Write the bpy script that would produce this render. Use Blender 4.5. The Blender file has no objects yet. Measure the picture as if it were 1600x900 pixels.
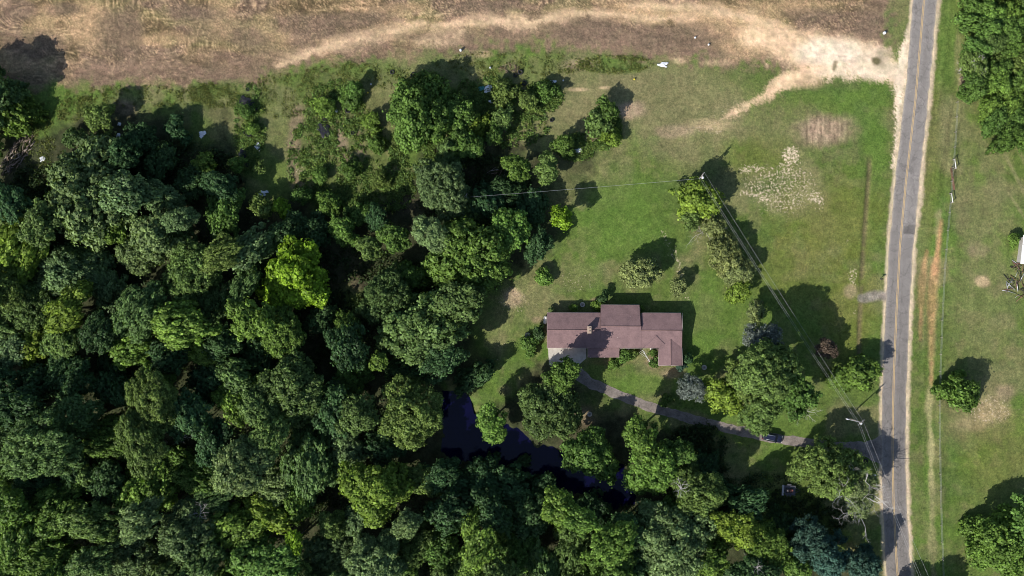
import bpy, math, random
import numpy as np
from mathutils import Vector, Matrix

# ------------------------------------------------------------------ camera, sky, sun, exposure
H = 230.0          # flying height, metres
S = 6.5            # photograph pixels (1600 wide) per metre of ground
SUN_EL, SUN_AZ = math.radians(38), math.radians(43)      # shadows run towards +x +y at 43 degrees
C = bpy.context.scene.collection
scene = bpy.context.scene
cam_d = bpy.data.cameras.new('camera')
cam_d.sensor_width = 36.0
cam_d.lens = 36.0 * H / (1600 / S)
cam_d.clip_start = 1.0
cam_d.clip_end = 4000.0
cam = bpy.data.objects.new('camera', cam_d)
cam.location = (0, 0, H)
C.objects.link(cam)
scene.camera = cam

world = bpy.data.worlds.new('World')
scene.world = world
world.use_nodes = True
wn = world.node_tree
sky = wn.nodes.new('ShaderNodeTexSky')
sky.sky_type = 'NISHITA'
sky.sun_disc = False
sky.sun_elevation = SUN_EL
sun_dir = Vector((-math.cos(SUN_EL) * math.cos(SUN_AZ), -math.cos(SUN_EL) * math.sin(SUN_AZ), math.sin(SUN_EL)))
sky.sun_rotation = math.atan2(sun_dir.x, sun_dir.y)
sky.altitude = 200
wn.links.new(sky.outputs[0], wn.nodes['Background'].inputs[0])
wn.nodes['Background'].inputs[1].default_value = 0.10
sl = bpy.data.lights.new('sun', 'SUN')
sl.energy = 4.6
sl.angle = math.radians(0.5)
sl.color = (1.0, 0.95, 0.88)
sun = bpy.data.objects.new('sun', sl)
sun.rotation_euler = sun_dir.to_track_quat('Z', 'Y').to_euler()
sun.location = (-150, -140, 200)
C.objects.link(sun)
scene.view_settings.view_transform = 'Standard'
scene.view_settings.look = 'None'
scene.view_settings.exposure = 0.47
scene.view_settings.gamma = 1.0
scene.cycles.filter_width = 1.0
scene.cycles.max_bounces = 8
scene.cycles.diffuse_bounces = 3
scene.cycles.transparent_max_bounces = 8

# ------------------------------------------------------------------ helpers
def W(px, py, z=0.0):
    k = (H - z) / H / S
    return Vector(((px - 800) * k, (450 - py) * k, z))

def tag(o, label=None, cat=None, group=None, kind=None):
    if label: o['label'] = label
    if cat: o['category'] = cat
    if group: o['group'] = group
    if kind: o['kind'] = kind
    return o

def empty(name, loc, rz=0.0):
    o = bpy.data.objects.new(name, None)
    o.location = loc
    o.rotation_euler = (0, 0, rz)
    o.empty_display_size = 0.3
    C.objects.link(o)
    return o

def link(name, me, parent=None, loc=None, rot=None, scale=None):
    o = bpy.data.objects.new(name, me)
    C.objects.link(o)
    if parent is not None: o.parent = parent
    if loc is not None: o.location = loc
    if rot is not None: o.rotation_euler = rot
    if scale is not None: o.scale = scale
    return o

def arr_mesh(name, v, f, mat=None, smooth=False, col=None):
    v = np.asarray(v, dtype=np.float32); f = np.asarray(f, dtype=np.int32)
    me = bpy.data.meshes.new(name)
    n, k = f.shape
    me.vertices.add(len(v)); me.vertices.foreach_set('co', v.ravel())
    me.loops.add(n * k); me.loops.foreach_set('vertex_index', f.ravel())
    me.polygons.add(n)
    me.polygons.foreach_set('loop_start', np.arange(0, n * k, k, dtype=np.int32))
    me.polygons.foreach_set('loop_total', np.full(n, k, dtype=np.int32))
    if smooth: me.polygons.foreach_set('use_smooth', np.ones(n, dtype=bool))
    if col is not None:
        a = me.color_attributes.new('Col', 'FLOAT_COLOR', 'POINT')
        a.data.foreach_set('color', np.asarray(col, dtype=np.float32).ravel())
    if mat: me.materials.append(mat)
    me.update(calc_edges=True)
    return me

class MB:
    """collects boxes, tubes and prisms into one mesh"""
    def __init__(s): s.v = []; s.f = []; s.smooth = []
    def add(s, vs, fs, sm=False):
        o = len(s.v)
        s.v += [tuple(p) for p in vs]
        s.f += [tuple(i + o for i in q) for q in fs]
        s.smooth += [sm] * len(fs)
    def box(s, c, d, rz=0.0, M=None):
        x, y, z = (q / 2 for q in d)
        vs = [Vector((a * x, b * y, e * z)) for e in (-1, 1) for b in (-1, 1) for a in (-1, 1)]
        R = M if M is not None else Matrix.Rotation(rz, 3, 'Z')
        c = Vector(c)
        s.add([R @ p + c for p in vs], [(0, 2, 3, 1), (4, 5, 7, 6), (0, 1, 5, 4), (2, 6, 7, 3), (0, 4, 6, 2), (1, 3, 7, 5)])
    def tube(s, pts, rads, n=6, caps=True):
        pts = [Vector(p) for p in pts]
        rings = []
        for i, p in enumerate(pts):
            t = (pts[min(i + 1, len(pts) - 1)] - pts[max(i - 1, 0)]).normalized()
            a = t.orthogonal().normalized() if i == 0 else (rings[-1][1] - t * rings[-1][1].dot(t)).normalized()
            b = t.cross(a)
            r = rads[i] if hasattr(rads, '__len__') else rads
            rings.append(([p + (a * math.cos(2 * math.pi * k / n) + b * math.sin(2 * math.pi * k / n)) * r for k in range(n)], a))
        vs = [q for r in rings for q in r[0]]
        fs = []
        for i in range(len(pts) - 1):
            for k in range(n):
                k2 = (k + 1) % n
                fs.append((i * n + k, i * n + k2, (i + 1) * n + k2, (i + 1) * n + k))
        s.add(vs, fs, True)
        if caps:
            o = len(s.v) - len(vs)
            s.f.append(tuple(o + k for k in reversed(range(n)))); s.smooth.append(False)
            s.f.append(tuple(o + (len(pts) - 1) * n + k for k in range(n))); s.smooth.append(False)
    def lathe(s, prof, n=16, M=None, closed=False):
        vs = []; fs = []
        m = len(prof)
        for r, z in prof:
            for k in range(n):
                a = 2 * math.pi * k / n
                vs.append(Vector((r * math.cos(a), r * math.sin(a), z)))
        for i in range(m if closed else m - 1):
            j = (i + 1) % m
            for k in range(n):
                k2 = (k + 1) % n
                fs.append((i * n + k, i * n + k2, j * n + k2, j * n + k))
        if M is not None: vs = [M @ p for p in vs]
        s.add(vs, fs, True)
    def mesh(s, name, mat):
        me = bpy.data.meshes.new(name)
        me.from_pydata(s.v, [], s.f)
        me.polygons.foreach_set('use_smooth', s.smooth)
        if mat: me.materials.append(mat)
        me.update()
        return me
    def build(s, name, mat, parent=None, **k):
        return link(name, s.mesh(name, mat), parent, **k)

def copy_tree(o, parent=None):
    c = o.copy(); C.objects.link(c)
    if parent is not None:
        c.parent = parent
        c.matrix_parent_inverse = o.matrix_parent_inverse
    for ch in [q for q in bpy.data.objects if q.parent == o and q != c]:
        copy_tree(ch, c)
    return c

# numpy value noise
def _hash(ix, iy, seed):
    h = (ix.astype(np.int64) * 374761393 + iy.astype(np.int64) * 668265263 + seed * 974634777) & 0xFFFFFFFF
    h = ((h ^ (h >> 13)) * 1274126177) & 0xFFFFFFFF
    h = (h ^ (h >> 16)) & 0xFFFFFF
    return h / float(0xFFFFFF)
def vnoise(x, y, seed=0):
    ix = np.floor(x); iy = np.floor(y)
    fx = x - ix; fy = y - iy
    fx = fx * fx * fx * (fx * (fx * 6 - 15) + 10); fy = fy * fy * fy * (fy * (fy * 6 - 15) + 10)
    a = _hash(ix, iy, seed); b = _hash(ix + 1, iy, seed); c = _hash(ix, iy + 1, seed); d = _hash(ix + 1, iy + 1, seed)
    return (a * (1 - fx) + b * fx) * (1 - fy) + (c * (1 - fx) + d * fx) * fy
def fbm(x, y, seed=0, o=4, g=0.5):
    t = 0; a = 1; s = 0
    for i in range(o):
        t = t + a * vnoise(x * 2 ** i + 17.3 * i, y * 2 ** i + 9.1 * i, seed + i); s += a; a *= g
    return t / s
def sst(a, b, x):
    t = np.clip((x - a) / (b - a), 0, 1)
    return t * t * (3 - 2 * t)
def pl_dist(px, py, pts):
    """distance to a polyline of (x, y[, w]) less the width w interpolated along it"""
    best = np.full(px.shape, 1e9)
    for p, q in zip(pts[:-1], pts[1:]):
        dx, dy = q[0] - p[0], q[1] - p[1]
        t = np.clip(((px - p[0]) * dx + (py - p[1]) * dy) / (dx * dx + dy * dy + 1e-9), 0, 1)
        d = np.hypot(px - p[0] - t * dx, py - p[1] - t * dy)
        if len(p) > 2: d = d - (p[2] + t * (q[2] - p[2]))
        best = np.minimum(best, d)
    return best
def poly_sd(px, py, poly):
    """signed distance, negative inside"""
    inside = np.zeros(px.shape, bool)
    n = len(poly)
    for i in range(n):
        x0, y0 = poly[i]; x1, y1 = poly[(i + 1) % n]
        cond = ((y0 > py) != (y1 > py)) & (px < (x1 - x0) * (py - y0) / ((y1 - y0) + 1e-12) + x0)
        inside ^= cond
    d = pl_dist(px, py, [tuple(p) for p in poly] + [tuple(poly[0])])
    return np.where(inside, -d, d)

# ------------------------------------------------------------------ materials
def new_mat(name):
    m = bpy.data.materials.new(name); m.use_nodes = True
    return m, m.node_tree, m.node_tree.nodes['Principled BSDF']
def N(nt, t, **k):
    n = nt.nodes.new(t)
    for a, b in k.items(): setattr(n, a, b)
    return n
def noise_node(nt, scale, detail=4, rough=0.55, coord='Object', dist=0.0):
    tc = N(nt, 'ShaderNodeTexCoord')
    n = N(nt, 'ShaderNodeTexNoise')
    n.inputs['Scale'].default_value = scale; n.inputs['Detail'].default_value = detail
    n.inputs['Roughness'].default_value = rough; n.inputs['Distortion'].default_value = dist
    nt.links.new(tc.outputs[coord], n.inputs['Vector'])
    return n
def ramp(nt, src, stops):
    r = N(nt, 'ShaderNodeValToRGB')
    e = r.color_ramp.elements
    e[0].position, e[0].color = stops[0][0], (*stops[0][1], 1)
    e[1].position, e[1].color = stops[-1][0], (*stops[-1][1], 1)
    for p, c in stops[1:-1]:
        q = e.new(p); q.color = (*c, 1)
    nt.links.new(src, r.inputs[0])
    return r
def mixc(nt, a, b, fac, blend='MIX'):
    m = N(nt, 'ShaderNodeMix', data_type='RGBA', blend_type=blend)
    for s, v in ((m.inputs[0], fac), (m.inputs[6], a), (m.inputs[7], b)):
        if isinstance(v, (int, float)): s.default_value = v
        elif isinstance(v, tuple): s.default_value = (*v, 1) if len(v) == 3 else v
        else: nt.links.new(v, s)
    return m.outputs[2]
def bump(nt, bsdf, src, strength, dist):
    b = N(nt, 'ShaderNodeBump')
    b.inputs['Strength'].default_value = strength; b.inputs['Distance'].default_value = dist
    nt.links.new(src, b.inputs['Height']); nt.links.new(b.outputs[0], bsdf.inputs['Normal'])
    return b
def simple(name, c0, c1=None, scale=3.0, rough=0.7, metal=0.0, bstr=0.25, bdist=0.03, spec=0.3, coord='Object'):
    m, nt, p = new_mat(name)
    c1 = c1 or tuple(q * 0.75 for q in c0)
    n = noise_node(nt, scale, 5, 0.6, coord)
    r = ramp(nt, n.outputs[0], [(0.3, c1), (0.7, c0)])
    nt.links.new(r.outputs[0], p.inputs['Base Color'])
    p.inputs['Roughness'].default_value = rough; p.inputs['Metallic'].default_value = metal
    p.inputs['Specular IOR Level'].default_value = spec
    if bstr: bump(nt, p, n.outputs[0], bstr, bdist)
    return m

# ground: albedo of grass, soil, straw and sand as a vertex attribute, broken up by noise
def ground_material():
    m, nt, p = new_mat('ground_soil_and_grass')
    a = N(nt, 'ShaderNodeAttribute', attribute_name='Col')
    sp = N(nt, 'ShaderNodeAttribute', attribute_name='Speck')
    n1 = noise_node(nt, 1.1, 6, 0.72)
    n2 = noise_node(nt, 4.5, 4, 0.7)
    n3 = noise_node(nt, 0.35, 5, 0.65)
    r1 = ramp(nt, n1.outputs[0], [(0.28, (0.50, 0.52, 0.50)), (0.52, (0.98, 0.98, 0.97)), (0.74, (1.55, 1.48, 1.40))])
    r2 = ramp(nt, n2.outputs[0], [(0.25, (0.50, 0.52, 0.52)), (0.75, (1.5, 1.48, 1.44))])
    r3 = ramp(nt, n3.outputs[0], [(0.3, (0.84, 0.90, 0.84)), (0.7, (1.17, 1.1, 1.12))])
    n5 = noise_node(nt, 2.3, 3, 0.6, dist=0.6)
    r5 = ramp(nt, n5.outputs[0], [(0.32, (0.60, 0.63, 0.62)), (0.52, (1.0, 1.0, 1.0)), (0.70, (1.42, 1.36, 1.30))])
    gr = a.outputs['Alpha']
    c = mixc(nt, a.outputs['Color'], r1.outputs[0], gr, 'MULTIPLY')
    c = mixc(nt, c, r5.outputs[0], gr, 'MULTIPLY')
    c = mixc(nt, c, r2.outputs[0], gr, 'MULTIPLY')
    c = mixc(nt, c, r3.outputs[0], 1.0, 'MULTIPLY')
    # bare pale crumbs of soil in the thin places
    n4 = noise_node(nt, 1.9, 4, 0.65)
    mth = N(nt, 'ShaderNodeMath', operation='ADD')
    nt.links.new(n4.outputs[0], mth.inputs[0]); nt.links.new(sp.outputs['Fac'], mth.inputs[1])
    r4 = ramp(nt, mth.outputs[0], [(0.76, (0, 0, 0)), (0.97, (1, 1, 1))])
    c = mixc(nt, c, (0.62, 0.50, 0.36), r4.outputs[0])
    nt.links.new(c, p.inputs['Base Color'])
    p.inputs['Roughness'].default_value = 0.95
    p.inputs['Specular IOR Level'].default_value = 0.1
    bp = bump(nt, p, n2.outputs[0], 0.9, 0.16)
    nt.links.new(gr, bp.inputs['Strength'])
    return m
M_ground = ground_material()

def foliage_material():
    m, nt, p = new_mat('leaves')
    oi = N(nt, 'ShaderNodeObjectInfo')
    a = N(nt, 'ShaderNodeAttribute', attribute_name='Col')
    c = mixc(nt, oi.outputs['Color'], a.outputs['Color'], 1.0, 'MULTIPLY')
    nt.links.new(c, p.inputs['Base Color'])
    p.inputs['Roughness'].default_value = 0.5
    p.inputs['Specular IOR Level'].default_value = 0.12
    tr = N(nt, 'ShaderNodeBsdfTranslucent')
    tc = mixc(nt, c, (1.25, 1.35, 0.5), 1.0, 'MULTIPLY')
    nt.links.new(tc, tr.inputs[0])
    mx = N(nt, 'ShaderNodeMixShader'); mx.inputs[0].default_value = 0.22
    nt.links.new(p.outputs[0], mx.inputs[1]); nt.links.new(tr.outputs[0], mx.inputs[2])
    nt.links.new(mx.outputs[0], nt.nodes['Material Output'].inputs[0])
    return m
M_leaf = foliage_material()
M_bark = simple('bark', (0.16, 0.13, 0.10), (0.07, 0.055, 0.045), 5, 0.9, coord='Object')
M_pale = simple('pale_dead_wood', (0.58, 0.55, 0.52), (0.40, 0.38, 0.36), 5, 0.85)

# ------------------------------------------------------------------ the lie of the land, in photograph pixels
ROAD = [(-400, 1478), (-60, 1449), (20, 1441.7), (157, 1430), (287, 1415), (383, 1406), (487, 1400.5), (583, 1396.5), (640, 1395), (700, 1394.3), (787, 1396), (883, 1401), (960, 1408), (1300, 1440)]
def road_x(y):
    return np.interp(y, [p[0] for p in ROAD], [p[1] for p in ROAD])
DRIVE = [(868, 566, 10), (895, 577, 10), (918, 596, 8), (960, 615, 7.5), (1005, 632, 7.2), (1050, 646, 7.2), (1100, 660, 7.2), (1150, 672, 7.2), (1205, 684, 7.5), (1260, 692, 7.5), (1310, 698, 8), (1350, 702, 11), (1368, 703, 18), (1380, 703, 26)]
POND = [(694, 612), (722, 606), (745, 632), (752, 655), (800, 668), (835, 690), (880, 712), (925, 728), (968, 722), (992, 745), (994, 790), (960, 800), (915, 782), (860, 752), (800, 732), (745, 722), (712, 728), (690, 705), (688, 650)]
FOREST = [(-200, 150), (0, 160), (60, 205), (110, 185), (160, 160), (215, 168), (300, 160), (352, 172), (372, 235), (400, 292), (480, 300), (500, 330), (560, 320), (610, 300), (650, 235), (735, 190), (800, 205), (830, 235), (930, 225), (935, 260), (910, 320), (862, 390), (800, 440), (740, 470), (735, 520), (770, 560), (740, 600), (700, 605), (745, 640), (800, 600), (850, 560), (905, 580), (960, 640), (985, 640), (1060, 665), (1120, 700), (1140, 760), (1230, 830), (1375, 870), (1380, 1000), (1300, 1100), (-200, 1100)]
FIELD_LOW = [(-400, 142), (0, 140), (80, 137), (300, 133), (400, 127), (460, 108), (540, 95), (620, 90), (700, 80), (780, 70), (860, 73), (920, 80), (1000, 88), (1080, 97), (1190, 101), (1235, 116), (1300, 110), (1370, 100), (1386, 60), (1392, 30), (1388, -80), (1380, -400)]

def mix(a, b, t):
    return a + (np.asarray(b)[None, :] - a) * t[:, None] if np.ndim(b) == 1 else a + (b - a) * t[:, None]

def land(px, py):
    """albedo, speck amount, height and masks at photograph coordinates"""
    X, Y = px, py
    n_big = fbm(X / 90, Y / 90, 1, 5); n_mid = fbm(X / 26, Y / 26, 7, 4); n_fine = fbm(X / 8, Y / 8, 13, 3)
    wob = (n_mid - 0.5) * 26 + (n_fine - 0.5) * 12
    green = np.array([0.098, 0.142, 0.035]); lush = np.array([0.092, 0.157, 0.031]); dry = np.array([0.185, 0.172, 0.086]); deep = np.array([0.055, 0.085, 0.030])
    straw = np.array([0.375, 0.258, 0.152]); mauve = np.array([0.205, 0.142, 0.102]); olive = np.array([0.160, 0.118, 0.066]); sand = np.array([0.63, 0.45, 0.29]); chalk = np.array([0.71, 0.60, 0.47])
    clay = np.array([0.50, 0.285, 0.150]); soil = np.array([0.30, 0.215, 0.155]); litter = np.array([0.040, 0.042, 0.024])
    col = np.tile(green, (len(X), 1))
    col = mix(col, lush, sst(0.45, 0.62, n_big) * 0.7)
    col = mix(col, dry, sst(0.50, 0.68, fbm(X / 60, Y / 60, 31, 4)) * 0.65)
    col = mix(col, dry * np.array([1.0, .95, .95]), sst(0.54, 0.70, fbm(X / 19, Y / 19, 35, 4)) * 0.35)
    col = mix(col, deep * 1.25, sst(0.55, 0.70, fbm(X / 24, Y / 24, 37, 4)) * 0.3)
    speck = sst(.60, .72, fbm(X / 30, Y / 30, 39, 3)) * .10
    def blob(cx, cy, rx, ry, k=26, ang=0.0):
        ca, sa = math.cos(ang), math.sin(ang)
        u = (X - cx) * ca + (Y - cy) * sa; v = -(X - cx) * sa + (Y - cy) * ca
        return 1 - sst(0.45, 1.25, np.hypot(u / rx, v / ry) + wob / k * 0.55)
    # dry sward north of the house, and on the far side of the road
    for cx, cy, rx, ry, s in ((1040, 165, 190, 75, .85), (930, 130, 130, 60, .5), (1090, 240, 70, 50, .5), (900, 190, 70, 50, .6), (1535, 480, 60, 130, .45), (1520, 640, 70, 60, .7), (1540, 330, 60, 60, .6),
                              (1580, 760, 60, 90, .3), (1440, 350, 16, 200, .4), (1500, 300, 20, 60, .4), (840, 470, 45, 45, .35), (780, 510, 30, 50, .45), (440, 190, 40, 50, .45), (900, 430, 50, 25, .35), (990, 430, 30, 30, .5), (1230, 210, 80, 40, .45), (1480, 130, 12, 160, .5)):
        col = mix(col, dry * (0.9 + 0.2 * n_mid[:, None]), blob(cx, cy, rx, ry) * s)
    for cx, cy, rx, ry, s in ((980, 340, 90, 80, .8), (1100, 500, 70, 80, .6), (1000, 600, 50, 20, .8), (1370, 230, 20, 60, .9), (1300, 140, 70, 25, .5), (1340, 360, 45, 60, .45), (1190, 500, 60, 60, .5), (1350, 540, 30, 60, .6), (1480, 70, 16, 90, .8), (960, 100, 55, 16, .8), (560, 110, 40, 14, .6), (130, 165, 70, 16, .7), (60, 215, 24, 40, 1), (1450, 740, 10, 60, .8), (1560, 790, 30, 40, .3)):
        col = mix(col, lush, blob(cx, cy, rx, ry) * s)
    for cx, cy, rx, ry, s in ((1190, 285, 50, 18, .6), (1110, 90 + 180, 40, 20, .4), (1300, 130, 60, 18, .35)):
        col = mix(col, deep, blob(cx, cy, rx, ry) * s)
    for cx, cy, rx, ry, s_ in ((1300, 340, 95, 70, .55), (1330, 480, 50, 90, .6), (1230, 420, 60, 60, .4), (1180, 250, 60, 40, .4), (1560, 700, 60, 80, .35), (1450, 200, 20, 200, .3)):
        col = mix(col, np.array([0.138, 0.146, 0.034]), blob(cx, cy, rx, ry) * s_)
    # rough grass between the junk rows, with mown-down lanes
    rough = blob(540, 230, 110, 130, 40)
    col = mix(col, np.array([0.105, 0.115, 0.045]), rough * 0.6)
    for pts, c, s in (([(612, 130), (600, 200), (615, 260), (640, 320)], dry, .45), ([(465, 170), (455, 260), (468, 300)], soil * .8, .6), ([(528, 200), (540, 245)], soil, .7), ([(560, 215), (565, 240)], soil, .5), ([(780, 205), (800, 225), (830, 200), (815, 215)], soil, .5), ([(790, 190), (740, 260), (700, 330)], soil * 0.7, .5)):
        col = mix(col, c, (1 - sst(2, 13, pl_dist(X, Y, pts) + wob * 0.5)) * s)
    # field
    fld = FIELD_LOW + [(-400, -400)]
    sd = poly_sd(X, Y, fld) + wob * 0.9
    fm = 1 - sst(-14, 12, sd + (n_fine - .5) * 22)
    wx = (fbm(X / 140, Y / 140, 41, 3) - .5) * 120; wy = (fbm(X / 140 + 50, Y / 140, 47, 3) - .5) * 120
    st = fbm((X + wx) / 95, (Y + wy) / 7, 51, 4, 0.6)
    th = (fbm(X / 70, Y / 70, 61, 2) - 0.5) * 9
    st2 = fbm((X * np.cos(th) + Y * np.sin(th)) / 34, (-X * np.sin(th) + Y * np.cos(th)) / 4.5, 53, 3, 0.6)
    f = np.tile(olive * 1.05, (len(X), 1))
    broad = fbm(X / 62, Y / 42, 55, 4)
    f = mix(f, straw * 0.85, sst(0.50, 0.70, broad * 0.75 + st * 0.3))
    f = mix(f, mauve, sst(0.42, 0.58, fbm(X / 80, Y / 45, 71, 4)) * 0.85)
    f = mix(f, np.array([0.235, 0.20, 0.095]), sst(0.52, 0.66, fbm(X / 60, Y / 50, 75, 4)) * 0.6)
    f = mix(f, straw * 1.15, sst(0.60, 0.74, st2) * 0.5)
    f = f * (0.62 + 0.76 * st)[:, None] * (0.66 + 0.68 * sst(.3, .7, st2))[:, None]
    rows = np.sin((Y + wy * .35 + (n_mid - .5) * 5 + X * .05) * 2 * math.pi / 6.5)
    f = f * (1 + .13 * rows * sst(.4, .55, n_big))[:, None]
    edge = sst(-58, -22, sd) * (1 - 0.45 * sst(0.5, 0.7, n_big))
    f = mix(f, mauve * (0.74 + 0.5 * st[:, None]), edge * 0.85)
    for cx, cy, rx, ry, s in ((140, 40, 40, 40, .7), (70, 30, 26, 26, .6), (345, 30, 24, 40, .5), (260, 60, 50, 14, .5), (215, 62, 34, 10, .6), (430, 55, 40, 16, .5), (620, 14, 60, 10, .5), (1010, 20, 110, 18, .75), (1180, 62, 70, 34, .9), (1130, 40, 70, 34, .8), (1180, 20, 60, 20, .6), (60, 55, 30, 22, .4), (20, 95, 40, 22, .5), (1250, 8, 60, 12, .6)):
        f = mix(f, straw * 1.15 * (0.8 + 0.4 * st2[:, None]), blob(cx, cy, rx, ry) * s)
    for cx, cy, rx, ry, s in ((60, 70, 60, 26, .8), (190, 50, 44, 45, .8), (100, 15, 30, 12, .7), (300, 20, 50, 16, .7), (395, 60, 40, 20, .7), (560, 30, 50, 14, .7), (760, 8, 60, 10, .7), (30, 20, 30, 16, .6), (330, 40, 60, 30, .35), (920, 42, 55, 26, .85), (1060, 58, 90, 22, .8), (1360, 45, 30, 36, .8), (1270, 22, 60, 14, .55), (470, 40, 80, 26, .4), (700, 60, 70, 12, .6)):
        f = mix(f, mauve * np.array([0.82, 0.85, 0.85]) * (0.75 + 0.5 * st2[:, None]), blob(cx, cy, rx, ry) * s)
    col = mix(col, f, fm)
    # sandy tracks
    def track(pts, soft=11, k=0.85):
        return 1 - sst(-3, soft, pl_dist(X, Y, pts) + wob * k + (st2 - .5) * 14)
    tr1 = np.maximum.reduce([track([(435, 102, 0), (470, 88, 2), (510, 74, 5), (560, 60, 4), (600, 52, 5), (640, 42, 3), (665, 36, 0)]), track([(655, 66, 1), (690, 56, 3), (720, 50, 3)]) * .8, track([(680, 42, 2), (730, 34, 4), (790, 32, 7), (830, 36, 7), (860, 28, 4), (900, 20, 2), (960, 22, 1), (1020, 30, 0), (1080, 26, 0)]), track([(668, 70, 1), (715, 62, 2)]) * .8, track([(980, 8, 1), (1090, 12, 3), (1180, 30, 8), (1240, 60, 12)]) * .9])
    tr2 = np.maximum.reduce([track([(1175, 52, 12), (1215, 66, 14), (1260, 80, 20), (1310, 84, 20), (1350, 88, 14), (1385, 108, 10), (1402, 118, 10)], 20), track([(1405, 120, 12), (1330, 105, 10), (1270, 112, 10), (1225, 128, 8), (1195, 148, 6), (1172, 162, 3), (1150, 174, 1), (1125, 188, -3), (1095, 204, -6)], 10), track([(1200, 88, 2), (1198, 100, 0)], 8)])
    lane = track([(1422, 48, 1), (1414, 80, 6), (1408, 120, 10), (1405, 150, 6), (1403, 200, 2), (1398, 260, 0)], 5, 0.25)
    edge_l = 1 - sst(0, 5, np.abs(X - (road_x(Y) - 18)) - .8 + (n_fine - .5) * 6)
    edge_r = 1 - sst(0, 6, np.abs(X - (road_x(Y) + 22)) - 1.2 + (n_fine - .5) * 7 - 3 * sst(250, 300, Y) * (1 - sst(310, 360, Y)))
    sandm = np.maximum.reduce([tr1 * 0.80 * (.6 + .6 * sst(.35, .6, n_mid)), tr2, lane])
    col = mix(col, sand * (0.84 + 0.32 * n_fine[:, None]), np.clip(sandm, 0, 1))
    col = mix(col, chalk * (0.86 + 0.28 * n_fine[:, None]), np.maximum(blob(1300, 82, 60, 26) * 0.8, np.maximum(lane * 0.75, tr2 * blob(1350, 110, 80, 40) * .6)))
    col = mix(col, np.array([0.58, 0.46, 0.33]) * (0.75 + 0.5 * n_fine[:, None]), np.maximum(edge_l * 0.85, edge_r * 0.9))
    col = mix(col, np.array([0.13, 0.11, 0.06]), np.maximum(1 - sst(3, 9, np.hypot(X - 1369, (Y - 95) * 1.05) + wob * .25), (1 - sst(1, 5, pl_dist(X, Y, [(1306, 97), (1303, 108)]) + wob * .12)) * .8))
    col = mix(col, np.array([0.10, 0.10, 0.05]), blob(1378, 92, 16, 14) * .4)
    # worn soil
    for cx, cy, rx, ry, c, s in ((985, 172, 26, 15, soil * 1.25, .75), (1060, 205, 40, 12, soil * 1.2, .5), (1110, 196, 40, 12, sand, .3), (1290, 203, 48, 26, soil, .9), (1265, 128, 26, 12, np.array([.42, .30, .19]), .55), (800, 465, 20, 16, soil * 1.25, .7), (1020, 566, 14, 12, soil * .9, .6), (1050, 582, 20, 10, soil, .6), (905, 660, 30, 26, soil, .75), (890, 690, 22, 20, soil, .6), (985, 690, 16, 14, soil, .7), (790, 610, 14, 10, soil, .35),
                              (855, 520, 8, 20, soil * .8, .6), (930, 470, 10, 5, soil, .6), (1330, 455, 12, 12, soil * 1.3, .5), (1535, 440, 12, 9, sand, .6), (1552, 640, 30, 22, sand * .7, .4), (1520, 660, 34, 14, sand * .65, .3), (1570, 615, 16, 14, soil, .5), (1530, 390, 20, 14, soil, .4), (840, 500, 10, 6, soil, .4), (560, 440, 14, 12, soil, .8), (540, 470, 20, 14, green * 1.1, .9), (640, 320, 30, 16, soil * .9, .7), (910, 100, 30, 10, soil * 1.2, .5), (945, 137, 10, 3, sand, .5), (905, 140, 18, 3, sand, .5), (1060, 95, 12, 6, sand, .5), (1120, 98, 24, 6, sand * .8, .5), (1505, 130, 8, 26, soil, .7), (1497, 90, 6, 50, dry * 1.2, .5), (195, 170, 22, 16, soil * .75, .8), (755, 85, 14, 6, sand * .7, .5)):
        col = mix(col, c * (0.8 + 0.4 * n_fine[:, None]), blob(cx, cy, rx, ry) * s)
    col = mix(col, dry * 1.25, blob(1225, 298, 85, 48) * .45 * sst(.35, .6, n_mid))
    # streaks in the tilled plot
    plot = blob(1290, 205, 50, 30, 40)
    col = col * (1 + plot * ((fbm(X / 3.2, Y / 22, 91, 2) - 0.5) * 1.2 + .06))[:, None]
    # pale crumbs
    ring = np.maximum.reduce([blob(1172, 266, 26, 14), 1 - sst(3, 15, pl_dist(X, Y, [(1155, 300), (1185, 306), (1215, 322), (1232, 345)]) + wob * .5), blob(1268, 312, 30, 22), blob(1262, 278, 20, 16), blob(1185, 262, 22, 10)]) * (.55 + .6 * sst(.38, .62, fbm(X / 22, Y / 22, 83, 3)))
    speck = np.maximum.reduce([speck, blob(1236, 243, 16, 17) * .36, blob(1230, 262, 10, 22) * .30, ring * .29, blob(1225, 295, 85, 52) * .26, blob(1280, 320, 14, 26) * .22, blob(1185, 262, 18, 12) * .2, blob(1130, 180, 60, 26) * .16, blob(1100, 203, 60, 10) * .2, blob(1332, 430, 10, 22) * .28, blob(1334, 490, 8, 14) * .2, blob(1322, 380, 8, 8) * .2, blob(1050, 400, 12, 14, 26) * .16,
                               (1 - sst(1, 10, pl_dist(X, Y, [(1035, 365), (1050, 390), (1060, 410), (1070, 450), (1075, 470)]) + wob * .4)) * .24, blob(905, 440, 40, 26) * .17, blob(800, 470, 40, 30) * .19, blob(965, 110, 60, 30) * .12, blob(830, 480, 30, 40) * .13, blob(1550, 640, 50, 34) * .22, blob(470, 265, 14, 20) * .22, blob(780, 555, 20, 40) * .15, blob(930, 80, 400, 50) * fm * .06])
    # orange clay ruts and the ditch beyond the road
    clay_m = np.maximum.reduce([(1 - sst(-2, 5, pl_dist(X, Y, [(1449, 392, 0), (1445, 410, 3), (1441, 450, 3.5), (1439, 490, 1.5), (1438, 530, 0)]) + wob * .3)) * .75, (1 - sst(-2, 6, pl_dist(X, Y, [(1470, 345, 0), (1465, 390, 2), (1461, 420, 4.5), (1458, 450, 4.5), (1456, 490, 4), (1456, 520, 2), (1455, 600, 0)]) + wob * .3))])
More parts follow.
